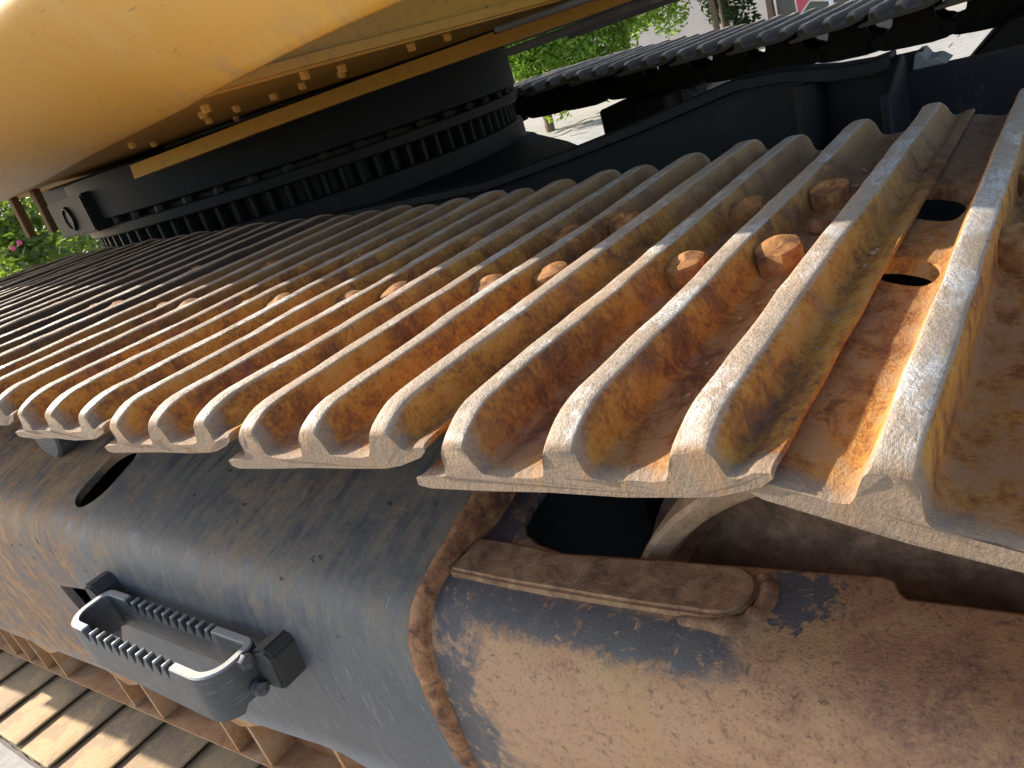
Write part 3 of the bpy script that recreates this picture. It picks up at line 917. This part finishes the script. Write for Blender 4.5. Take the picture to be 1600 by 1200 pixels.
for k in range(10):
    x = -0.815 + 0.0225 * k
    sub('tooth', TOOTH, None, ST, (x, -0.0105, 0))
    sub('tooth', TOOTH, None, ST, (x, 0.057, 0))
# floor strip and lugs
subw('bracket', prism('bracket', [(-0.497, -0.388), (-0.455, -0.385), (-0.448, -0.330), (-0.460, -0.320), (-0.497, -0.334)], 'y', 0.050, 0.105, 0.004, 2), M['lug'], ST)
subw('bracket', prism('bracket', [(-0.945, -0.392), (-0.902, -0.392), (-0.902, -0.333), (-0.920, -0.318), (-0.945, -0.320)], 'y', 0.050, 0.105, 0.004, 2), M['lug'], ST)
for (x, z) in ((-0.495, -0.335), (-0.495, -0.380)):
    o = sub('bolt_head', GBOLT, None, ST, (x, 0.040, z), (0, R(90) if x > -0.7 else R(-90), 0)).scale = (0.5, 0.5, 0.5)

# ---- slewing ring and its cover
SC = Vector((-2.13, 1.81, 0))
SR = 0.85
part('slew_cover', lathe('slew_cover', [(0.0, 0.2875), (SR - 0.01, 0.2875), (SR, 0.280), (SR, 0.248), (SR, 0.152), (SR - 0.012, 0.145), (0.0, 0.145)], 'z', 128), M['dark'], SC)
RG = part('slewing_ring', lathe('slewing_ring', [(0.45, 0.142), (SR - 0.045, 0.142), (SR - 0.045, 0.128), (SR - 0.012, 0.128), (SR - 0.008, 0.124), (SR - 0.008, 0.098), (SR - 0.012, 0.094), (SR - 0.075, 0.094), (SR - 0.075, 0.030), (SR - 0.012, 0.030), (SR - 0.008, 0.026), (SR - 0.008, -0.035), (SR + 0.03, -0.05), (SR + 0.03, -0.30), (0.45, -0.30)], 'z', 160), M['gear'], SC)
tm = prism('gear_tooth', [(-0.017, 0.77), (-0.012, 0.80), (-0.006, 0.822), (0.006, 0.822), (0.012, 0.80), (0.017, 0.77)], 'z', 0.030, 0.094, 0.001, 1)
tm.materials.append(M['gear'])
for k in range(92):
    a = 2 * math.pi * k / 92
    sub('gear_tooth', tm, None, RG, (0, 0, 0), (0, 0, a))
RB = bpy.data.meshes.new('x')
rbm = bolt_mesh(); rbm.materials.clear(); rbm.materials.append(M['gear'])
for k in range(48):
    a = 2 * math.pi * k / 48
    sub('ring_bolt', rbm, None, RG, ((SR - 0.026) * math.cos(a), (SR - 0.026) * math.sin(a), 0.1275), (0, 0, a))

# ---- car body (centre frame between the tracks)
top_all = [(-1.30, 1.12, 0.000), (-0.75, 1.10, 0.006), (-0.52, 1.10, 0.034), (-0.36, 1.10, 0.056), (-0.25, 1.10, 0.075), (-0.16, 1.10, 0.090), (-0.08, 1.10, 0.086), (0.0, 1.10, 0.072), (0.055, 1.10, 0.068), (0.085, 1.10, 0.072)]
top = [q for q in top_all if q[0] < -0.05] + [(-0.05, 1.10, 0.081)]
rings = []
for x, y, z in top:
    rings.append([(x, y + 0.01, -0.60), (x, y + 0.004, z - 0.022), (x, y - 0.016, z - 0.018), (x, y - 0.016, z - 0.002), (x, y - 0.012, z), (x, y + 0.035, z), (x, y + 0.035, -0.60)])
v, f = loft(rings)
CB = part('car_body', mesh('car_body', v, f, True, 35), M['body'])
tag(CB, 'dark painted centre frame between the two tracks')
def cbp(name, me, mat='body'): return subw(name, me, M[mat], CB)
cbp('top_plate', prism('top_plate', [(-1.35, 1.13), (-0.62, 1.137), (-0.60, 1.36), (-0.93, 1.75), (-1.35, 2.2)], 'z', -0.06, -0.030))
cbp('corner_plate', prism('corner_plate', [(0.98, -0.6), (1.22, -0.6), (1.22, 0.02), (1.10, 0.068), (0.98, 0.03)], 'x', 0.086, 0.100, 0.003, 1), 'dark')
rings = []
for x, z in ((0.100, 0.034), (0.15, 0.034), (0.26, 0.034), (0.60, 0.034)):
    rings.append([(x, 1.12, -0.60), (x, 1.12, z), (x, 1.155, z), (x, 1.155, -0.60)])
v, f = loft(rings)
cbp('front_plate', mesh('front_plate', v, f), 'dark')
cbp('bracket', prism('bracket', [(0.105, 0.034), (0.155, 0.034), (0.140, 0.046), (0.127, 0.046), (0.118, 0.060), (0.110, 0.058)], 'y', 1.13, 1.20, 0.002, 1), 'grey')
cbp('end_post', lathe('end_post', [(0.0, -0.6), (0.026, -0.6), (0.026, 0.055), (0.0, 0.055)], 'z', 20), 'body').location = (-0.05, 1.114, 0)
rings = [[(x, y - 0.016, z - 0.020), (x, y - 0.016, z - 0.002), (x, y - 0.012, z), (x, y + 0.035, z), (x, y + 0.035, z - 0.020)] for x, y, z in [(-0.05, 1.10, 0.081), (0.0, 1.10, 0.072), (0.055, 1.10, 0.068), (0.085, 1.10, 0.072)]]
v, f = loft(rings)
cbp('top_flange', mesh('top_flange', v, f), 'dark')
cbp('back_plate', box('back_plate', -0.08, 0.12, 1.136, 1.16, -0.6, 0.060), 'dark')
cbp('lower_box', box('lower_box', -2.9, 0.3, 0.80, 1.60, -0.85, -0.36, 0.02, 2), 'dark')
cbp('centre_box', box('centre_box', -2.5, -1.35, 1.0, 2.4, -0.62, -0.09, 0.03, 2), 'dark')
cbp('far_leg', box('far_leg', -2.4, -1.5, 2.2, 2.9, -0.8, -0.28, 0.03, 2), 'dark')

# ---- far track frame, visible below the far chain
fb = prism('far_track_frame', [(2.72, -0.9), (2.72, -0.30), (2.80, -0.24), (3.10, -0.24), (3.18, -0.30), (3.18, -0.9)], 'x', -2.9, -0.05, 0.02, 2)
part('track_frame', fb, M['dark'])
part('idler_yoke', prism('far_yoke', [(-0.06, -0.24), (0.015, -0.165), (0.11, -0.08), (0.75, -0.02), (0.75, -0.7), (-0.30, -0.7), (-0.30, -0.30)], 'y', 2.66, 3.2, 0.01, 1), M['link'])
part('carrier_roller', cr, M['idler'], (-1.02, 2.62, -0.12))
part('roller_bracket', box('roller_bracket', -1.32, -1.02, 2.66, 2.9, -0.30, -0.055, 0.01, 1), M['link'])

# ---- upper structure
# counterweight: bulging side, chin at the bottom
chin = [(0.02, 0.52), (-0.02, 0.40), (-0.06, 0.315), (-0.16, 0.288), (-0.30, 0.303), (-0.46, 0.342), (-0.60, 0.382), (-0.75, 0.43), (-1.0, 0.485), (-1.3, 0.56), (-1.8, 0.70), (-2.3, 0.83), (-2.66, 0.92), (-3.0, 1.08), (-3.2, 1.3), (-3.3, 1.65)]
side = [(0.10, 0.52), (0.09, 0.37), (0.03, 0.275), (-0.10, 0.250), (-0.28, 0.250), (-0.46, 0.255), (-0.60, 0.258), (-0.75, 0.262), (-1.0, 0.275), (-1.35, 0.295), (-1.9, 0.34), (-2.5, 0.42), (-3.0, 0.55), (-3.4, 0.80), (-3.6, 1.15), (-3.7, 1.65)]
rings = []
from mathutils import geometry
def sm(path, n=4):
    out = []
    for i in range(len(path) - 1):
        p0 = Vector(path[max(i - 1, 0)]); p1 = Vector(path[i]); p2 = Vector(path[i + 1]); p3 = Vector(path[min(i + 2, len(path) - 1)])
        for k in range(n):
            t = k / n
            out.append(0.5 * ((2 * p1) + (-p0 + p2) * t + (2 * p0 - 5 * p1 + 4 * p2 - p3) * t * t + (-p0 + 3 * p1 - 3 * p2 + p3) * t ** 3))
    out.append(Vector(path[-1])); return out
ch, sd = sm(chin), sm(side)
sec = []
for k in range(15):
    a = (k / 14) * math.pi / 2
    q_ = k / 14
    sec.append((0.62 * q_ + 0.38 * math.sin(a), 0.300 + 0.160 * (0.72 * q_ + 0.28 * (1 - math.cos(a)))))
for a_, b_ in zip(ch, sd):
    ring = []
    inw = Vector((-1.7, 1.65)) - b_; inw.normalize()
    ring.append((a_.x + inw.x * 0.05, a_.y + inw.y * 0.05, 0.306))
    ring.append((a_.x + inw.x * 0.006, a_.y + inw.y * 0.006, 0.2995))
    for s, z in sec:
        q = a_ + (b_ - a_) * s
        ring.append((q.x, q.y, z + (0.001 if s == 0 else 0)))
    for d, z in ((0.001, 0.468), (0.004, 0.480), (0.011, 0.489), (0.022, 0.493), (0.10, 0.495)):
        ring.append((b_.x + inw.x * d, b_.y + inw.y * d, z))
    rings.append(ring)
v, f = loft(rings, closed=False, cap=False)
CWT = part('counterweight', mesh('counterweight', v, f, True, 50), M['yellow'])
tag(CWT, 'rounded glossy yellow counterweight above the track')
# dark recess and hood above it
rings = []
for b_ in sd:
    inw = (Vector((-1.7, 1.65)) - b_).normalized()
    rings.append([(b_.x + inw.x * 0.09, b_.y + inw.y * 0.09, 0.45), (b_.x + inw.x * 0.09, b_.y + inw.y * 0.09, 0.54), (b_.x + inw.x * 0.02, b_.y + inw.y * 0.02, 0.545), (b_.x + inw.x * 0.015, b_.y + inw.y * 0.015, 0.57), (b_.x + inw.x * 0.05, b_.y + inw.y * 0.05, 1.25), (b_.x + inw.x * 0.3, b_.y + inw.y * 0.3, 1.30)])
v, f = loft(rings, closed=False, cap=False)
part('engine_hood', mesh('engine_hood', v, f, True, 40), M['dark'])
part('deck', prism('deck', [(p.x + (Vector((-1.7, 1.65)) - p).normalized().x * 0.2, p.y + (Vector((-1.7, 1.65)) - p).normalized().y * 0.2) for p in sd] + [(-3.6, 3.0), (1.6, 3.0), (1.6, 0.6)], 'z', 1.20, 1.29), M['dark'])
# underside plate with bolts
up = [(-3.25, 1.65), (-3.15, 1.3), (-2.95, 1.08), (-2.62, 0.94), (-1.8, 0.73), (-1.3, 0.59), (-1.0, 0.515), (-0.75, 0.46), (-0.60, 0.415)]
up += [(-0.555, 0.56), (-0.50, 0.86), (-0.42, 1.16), (-0.42, 2.6), (-3.25, 2.6)]
UN = part('underside_plate', prism('underside_plate', up, 'z', 0.304, 0.318), M['yellow2'])
tag(UN, 'dusty yellow underside plate with hanging bolts')
for x, y in ((-0.80, 0.52), (-0.93, 0.60), (-1.18, 0.78), (-1.02, 0.74), (-0.96, 0.79), (-0.87, 0.79), (-0.83, 0.86), (-0.70, 0.74), (-0.64, 0.60), (-0.62, 0.84), (-0.60, 0.92), (-1.55, 0.86), (-1.45, 1.05), (-1.30, 0.66)):
    b = sub('bolt_head', YBOLT, None, UN, (x, y, 0.304), (R(180), 0, rnd.random()))
    b.scale = (0.42, 0.42, 0.5)
# inclined front face behind the counterweight
rings = []
for (x, y), lean in (((-0.615, 0.405), 0.02), ((-0.57, 0.56), 0.02), ((-0.51, 0.86), 0.02), ((-0.43, 1.18), 0.02)):
    rings.append([(x, y, 0.300), (x - lean, y, 0.80), (x - lean - 0.012, y, 0.80), (x - 0.012, y, 0.300)])
v, f = loft(rings)
part('frame_plate', mesh('frame_plate', v, f), M['yellow2'])
# swing frame flange (the long yellow strip)
sf = [(0.60, 0.99), (-0.33, 1.13), (-0.72, 1.19), (-1.26, 1.31), (-2.19, 1.64), (-3.1, 1.95), (-3.1, 2.5), (0.6, 2.5)]
strip = [(-1.62, 0.81, 0.234), (-1.32, 0.99, 0.249), (-1.107, 1.16, 0.2585), (-0.795, 1.296, 0.2645), (-0.408, 1.294, 0.2665), (0.3, 1.25, 0.268)]
rings = [[(x, y, z), (x - 0.004, y + 0.006, z + 0.034), (x + 0.03, y + 0.05, z + 0.034), (x + 0.03, y + 0.05, z)] for x, y, z in strip]
v, f = loft(rings)
part('swing_frame_flange', mesh('swing_frame_flange', v, f), M['yellow2'])
sf = [(0.60, 1.32), (-0.40, 1.36), (-0.78, 1.37), (-1.06, 1.30), (-1.30, 1.10), (-1.9, 1.1), (-3.1, 1.95), (-3.1, 2.5), (0.6, 2.5)]
part('swing_frame', prism('swing_frame', sf, 'z', 0.288, 0.300, 0.002, 1), M['dark'])
part('frame_web', prism('frame_web', [(0.6, 1.08), (-0.33, 1.22), (-0.72, 1.29), (-1.26, 1.42), (-2.0, 1.75), (-2.0, 2.2), (0.6, 2.2)], 'z', 0.292, 0.60), M['dark'])
for a, b, w, h in (((-1.03, 1.60, 0.285), (-0.84, 1.55, 0.290), 0.06, 0.016), ((-0.97, 1.66, 0.262), (-0.50, 1.62, 0.272), 0.08, 0.020), ((-0.86, 1.80, 0.252), (-0.40, 1.76, 0.262), 0.05, 0.016), ((-0.62, 1.12, 0.297), (-0.2, 1.10, 0.292), 0.05, 0.012)):
    a, b = Vector(a), Vector(b); d = (b - a); L = d.length
    part('grey_beam', box('grey_beam', 0, L, -w / 2, w / 2, -h, 0, 0.003, 1), M['grey'], a, (0, -math.atan2(d.z, L), math.atan2(d.y, d.x)))
part('rear_crossmember', box('rear_crossmember', -3.3, -2.15, 1.30, 1.55, 0.232, 0.3035, 0.004, 1), M['dark'])
# left side: bracket box with a round cover, hanging posts, rear beam
bxo = part('drain_cover_box', box('drain_cover_box', -0.20, 0.16, -0.07, 0.25, 0.122, 0.245, 0.006, 2), M['dark'], (-2.33, 1.02, 0), (0, 0, R(-8)))
sub('round_cover', lathe('round_cover', [(0.0, -0.004), (0.030, -0.004), (0.034, -0.010), (0.038, -0.010), (0.042, 0.0), (0.042, 0.01)], 'y', 40), M['gear'], bxo, (-0.02, -0.07, 0.180))
part('grey_beam', box('rear_beam', -1.0, 0.35, 0, 0.10, 0.16, 0.215, 0.004, 1), M['grey'], (-2.75, 1.40, 0.02), (0, 0, R(-16)))
for x in (-2.633, -2.825):
    part('hanging_post', box('hanging_post', -0.014, 0.014, -0.014, 0.014, 0.155, 0.305, 0.003, 1), M['brown'], (x, 1.0, 0), (0, R(4), 0))

# ------------------------------------------------------------------ background
def leaf_cloud(name, blobs, n, size, mat, seed):
    r = random.Random(seed); v, f = [], []
    tot = sum(b[3] * b[4] * b[5] for b in blobs)
    for (cx, cy, cz, rx, ry, rz) in blobs:
        for _ in range(int(n * rx * ry * rz / tot)):
            d = Vector((r.gauss(0, 1), r.gauss(0, 1), r.gauss(0, 1))).normalized() * (r.random() ** 0.45)
            c = Vector((cx + d.x * rx, cy + d.y * ry, cz + d.z * rz))
            if c.z < GZ + 0.02: continue
            u = Vector((r.gauss(0, 1), r.gauss(0, 1), r.gauss(0, 0.6))).normalized()
            w = u.orthogonal().normalized(); w.rotate(Matrix.Rotation(r.random() * 6.28, 3, u))
            s = size * r.uniform(0.6, 1.4)
            k = len(v); n2 = u.cross(w)
            v += [c - u * s, c + w * s * 0.42 + n2 * s * 0.1, c + u * s, c - w * s * 0.42 + n2 * s * 0.1]
            f.append((k, k + 1, k + 2, k + 3))
    me = bpy.data.meshes.new(name); me.from_pydata([tuple(p) for p in v], [], f); me.update()
    me.materials.append(mat)
    return me

def tree(label, x, y, h, crown, leafs, size, mat, seed, cat='tree', lean=0.0, tr=0.09, name='leafy_tree', group=None):
    t = empty(name, (x, y, GZ), label, cat, group)
    inv = Matrix.Translation(Vector((-x, -y, -GZ)))
    r = random.Random(seed)
    pts = [(x + lean * k / 6 + r.uniform(-.04, .04), y + r.uniform(-.04, .04), GZ + h * k / 6) for k in range(7)]
    o = obj('trunk', tube('trunk', pts, [tr * (1 - 0.08 * k) for k in range(7)], 9, 0.2, seed), M['bark'], t); o.matrix_parent_inverse = inv
    for k in range(4):
        a = r.random() * 6.28; b = pts[2 + k % 4]
        lp = [b, (b[0] + math.cos(a) * 0.5, b[1] + math.sin(a) * 0.5, b[2] + 0.5), (b[0] + math.cos(a) * 0.9, b[1] + math.sin(a) * 0.9, b[2] + 1.2)]
        o = obj('limb', tube('limb', lp, [tr * 0.5, tr * 0.35, tr * 0.15], 7, 0.1, k), M['bark'], t); o.matrix_parent_inverse = inv
    o = obj('crown', leaf_cloud('crown', crown, leafs, size, mat, seed), None, t); o.matrix_parent_inverse = inv
    return t
def blobs(x, y, z, rx, ry, rz, n, seed, s=0.45):
    r = random.Random(seed); out = []
    for _ in range(n):
        d = Vector((r.gauss(0, 1), r.gauss(0, 1), r.gauss(0, 1))).normalized() * r.random() ** 0.5
        q = r.uniform(0.7, 1.3) * s
        out.append((x + d.x * rx, y + d.y * ry, z + d.z * rz, rx * q, ry * q, rz * q))
    return out
tree('bright green bushy tree left of centre behind the far track', -8.0, 12.5, 3.2, blobs(-8.0, 12.5, 0.5, 1.5, 1.2, 1.5, 22, 5, 0.36), 15000, 0.055, M['leaf1'], 5)
tree('fresh green tree right of the brightest one behind the far track', -6.4, 13.2, 3.2, blobs(-6.4, 13.2, 0.7, 1.1, 1.0, 1.7, 20, 6, 0.36), 12000, 0.055, M['leaf1'], 6)
tree('dark ivy covered tree beside the pale wall', -5.1, 14.6, 3.6, blobs(-5.1, 14.6, 0.6, 0.7, 0.6, 1.9, 16, 8, 0.34), 6000, 0.06, M['leaf2'], 8)
tree('dark green tree between the bare trunks', -4.45, 15.2, 3.6, blobs(-4.35, 15.2, 1.0, 0.5, 0.5, 1.6, 12, 9, 0.34), 2600, 0.06, M['leaf2'], 9, tr=0.07)
# slim bare trunks
for x, y, tr_, lb in ((-5.02, 13.8, 0.055, 'slim brown trunk in front of the ivy'), (-4.86, 13.7, 0.025, 'thin pale stem right of the brown trunk'), (-4.12, 13.9, 0.05, 'grey trunk in front of the pale wall')):
    t = obj('bare_trunk', tube('bare_trunk', [(x + 0.03 * math.sin(k * 1.3), y, GZ + 0.6 * k) for k in range(7)], [tr_] * 7, 9, 0.15, 2), M['bark'])
    tag(t, lb, 'tree')
# far building with windows
B = empty('far_building', (-6, 19, GZ), 'pale rendered building behind the trees', 'building')
bi = Matrix.Translation(Vector((6, -19, -GZ)))
def bpart(n, me, m, p=B):
    o = obj(n, me, m, p)
    if p is B: o.matrix_parent_inverse = bi
    return o
bpart('wall', box('wall', -26, 9, 19.0, 25, GZ, 8.0), M['wall'])
bpart('plinth', box('plinth', -26.05, 9.05, 18.93, 19.0, GZ, GZ + 0.5), M['kerb'])
for i in range(12):
    x = -24 + i * 2.7
    w = bpart('window', box('window', x, x + 1.2, 18.95, 18.99, 0.6, 2.3), M['white'])
    obj('pane', box('pane', x + 0.08, x + 1.12, 18.93, 18.948, 0.68, 2.22), M['glass'], w)
bpart('roof', box('roof', -26.4, 9.4, 18.6, 25.4, 8.0, 8.25), M['kerb'])
# booth with the red star
K = empty('kiosk', (-3.5, 14.4, GZ), 'olive brown kiosk wall painted with a red star', 'kiosk')
ki = Matrix.Translation(Vector((3.5, -14.4, -GZ)))
def kpart(n, me, m):
    o = obj(n, me, m, K); o.matrix_parent_inverse = ki; return o
kpart('wall', box('wall', -4.02, -2.55, 14.0, 15.6, GZ, 1.5, 0.01, 1), M['panel'])
kpart('roof', box('roof', -4.1, -2.45, 13.85, 15.7, 1.5, 1.6, 0.01, 1), M['kerb'])
def star(r0, r1, cx, cz, rot=0):
    return [(cx + (r0 if k % 2 == 0 else r1) * math.sin(math.pi * k / 5 + rot), cz + (r0 if k % 2 == 0 else r1) * math.cos(math.pi * k / 5 + rot)) for k in range(10)]
kpart('star_outline', prism('star_outline', star(0.47, 0.225, -3.53, -0.06, R(-14)), 'y', 13.985, 13.999), M['cream'])
kpart('star', prism('star', star(0.40, 0.19, -3.53, -0.06, R(-14)), 'y', 13.975, 13.984), M['red'])
for x in (-3.02, -2.72):
    p_ = obj('white_post', lathe('white_post', [(0.0, GZ), (0.06, GZ), (0.06, GZ + 0.05), (0.035, GZ + 0.08), (0.035, 2.0), (0.0, 2.02)], 'z', 16), M['white'], None, (x, 13.4, 0))
    tag(p_, 'thin white post just right of the red star' if x < -2.9 else 'second white post right of the red star', 'post')
# flowering hedge seen at the left edge between deck and track
tree('flowering green shrub at the left edge beyond the track', -6.6, 2.55, 1.1, blobs(-6.6, 2.55, -0.35, 0.9, 0.7, 0.75, 16, 21, 0.4), 5200, 0.05, M['leaf3'], 21, 'shrub', tr=0.03, name='flowering_shrub')
tree('pale green shrub behind the flowering one', -8.2, 3.4, 1.2, blobs(-8.2, 3.4, -0.2, 1.2, 0.8, 0.9, 16, 23, 0.4), 4500, 0.055, M['leaf3'], 23, 'shrub', tr=0.03, name='flowering_shrub')
r = random.Random(3)
fm_ = lathe('flower', [(0.0, 0.0), (0.016, 0.008), (0.021, 0.018), (0.012, 0.016), (0.0, 0.012)], 'z', 7)
fm_.materials.append(M['flower'])
sh0 = [o for o in bpy.data.objects if o.name == 'flowering_shrub'][0]
for _ in range(12):
    o = obj('flower', fm_, None, sh0, (r.uniform(-0.3, 0.9), r.uniform(-0.75, -0.3), r.uniform(0.5, 1.35)), (r.uniform(0.5, 1.5), 0, r.uniform(0, 6)))
W = obj('garden_wall', box('garden_wall', -14, -9, 1.0, 1.3, GZ, 0.9, 0.02, 1), M['wall'], None)
W.rotation_euler = (0, 0, R(-38)); W.location = (-3.0, -2.0, 0)
tag(W, 'pale garden wall behind the shrubs', 'wall')

# ------------------------------------------------------------------ small loose things
def stone(seed, r0):
    rr = random.Random(seed)
    bm = bmesh.new(); bmesh.ops.create_icosphere(bm, subdivisions=3, radius=r0)
    for v_ in bm.verts:
        n_ = mnoise.noise(v_.co / r0 * 1.1 + Vector((seed, 0, 0))) * 0.45 + mnoise.noise(v_.co / r0 * 3 + Vector((0, seed, 0))) * 0.12
        v_.co *= 1 + n_; v_.co.z *= 0.7
    for fc in bm.faces: fc.smooth = True
    me = bpy.data.meshes.new('stone'); bm.to_mesh(me); bm.free(); return me
for (x, y, z, r0, lb, sd_) in ((-0.562, 0.245, 0.020, 0.017, 'pale grey stone lodged between the bars left of centre', 4), (-0.585, 0.215, 0.018, 0.011, 'smaller grey stone beside the pale one between the bars', 9), (0.152, 0.385, 0.024, 0.009, 'small brown clod beside the bolts on the second shoe from the right', 15)):
    o = obj('stone', stone(sd_, r0), M['slab'] if r0 > 0.0105 else M['guard'], None, (x, y, z), (0, 0, sd_))
    tag(o, lb, 'stone')

# loose grit lying in the grooves of the nearest shoes
gv, gf = [], []
ico = bmesh.new(); bmesh.ops.create_icosphere(ico, subdivisions=1, radius=1.0)
iv = [v_.co.copy() for v_ in ico.verts]; ifc = [[v_.index for v_ in fc.verts] for fc in ico.faces]; ico.free()
rg = random.Random(41)
VAL = [(0.062, 0.096), (0.140, 0.171), (0.212, 0.220)]
for n in range(0, 6):
    for _ in range(170 if n < 3 else 110):
        a_, b_ = VAL[rg.choice((0, 0, 0, 1, 1, 1, 2))]
        x = a_ + (b_ - a_) * rg.random(); y = 0.03 + 0.69 * rg.random() ** 0.8
        rr = rg.choice((0.0007, 0.0009, 0.0011, 0.0014, 0.0020)) * rg.uniform(0.8, 1.3)
        c_ = Vector((x - P * n, y, lerp(x, BASE) + lerp(x - P * n, ZOFF) + rr * 0.35))
        k0 = len(gv); sc_ = Vector((rg.uniform(0.7, 1.4), rg.uniform(0.7, 1.4), rg.uniform(0.5, 0.9)))
        for p_ in iv:
            q_ = p_ * (1 + 0.3 * (rg.random() - 0.5)); gv.append((c_.x + q_.x * sc_.x * rr, c_.y + q_.y * sc_.y * rr, c_.z + q_.z * sc_.z * rr))
        gf += [[k0 + i for i in fc] for fc in ifc]
gm = bpy.data.meshes.new('grit'); gm.from_pydata(gv, [], gf); gm.update()
go = obj('grit', gm, M['rim'])
tag(go, 'fine grit and rust crumbs lying in the grooves of the track shoes', 'grit', kind='stuff')
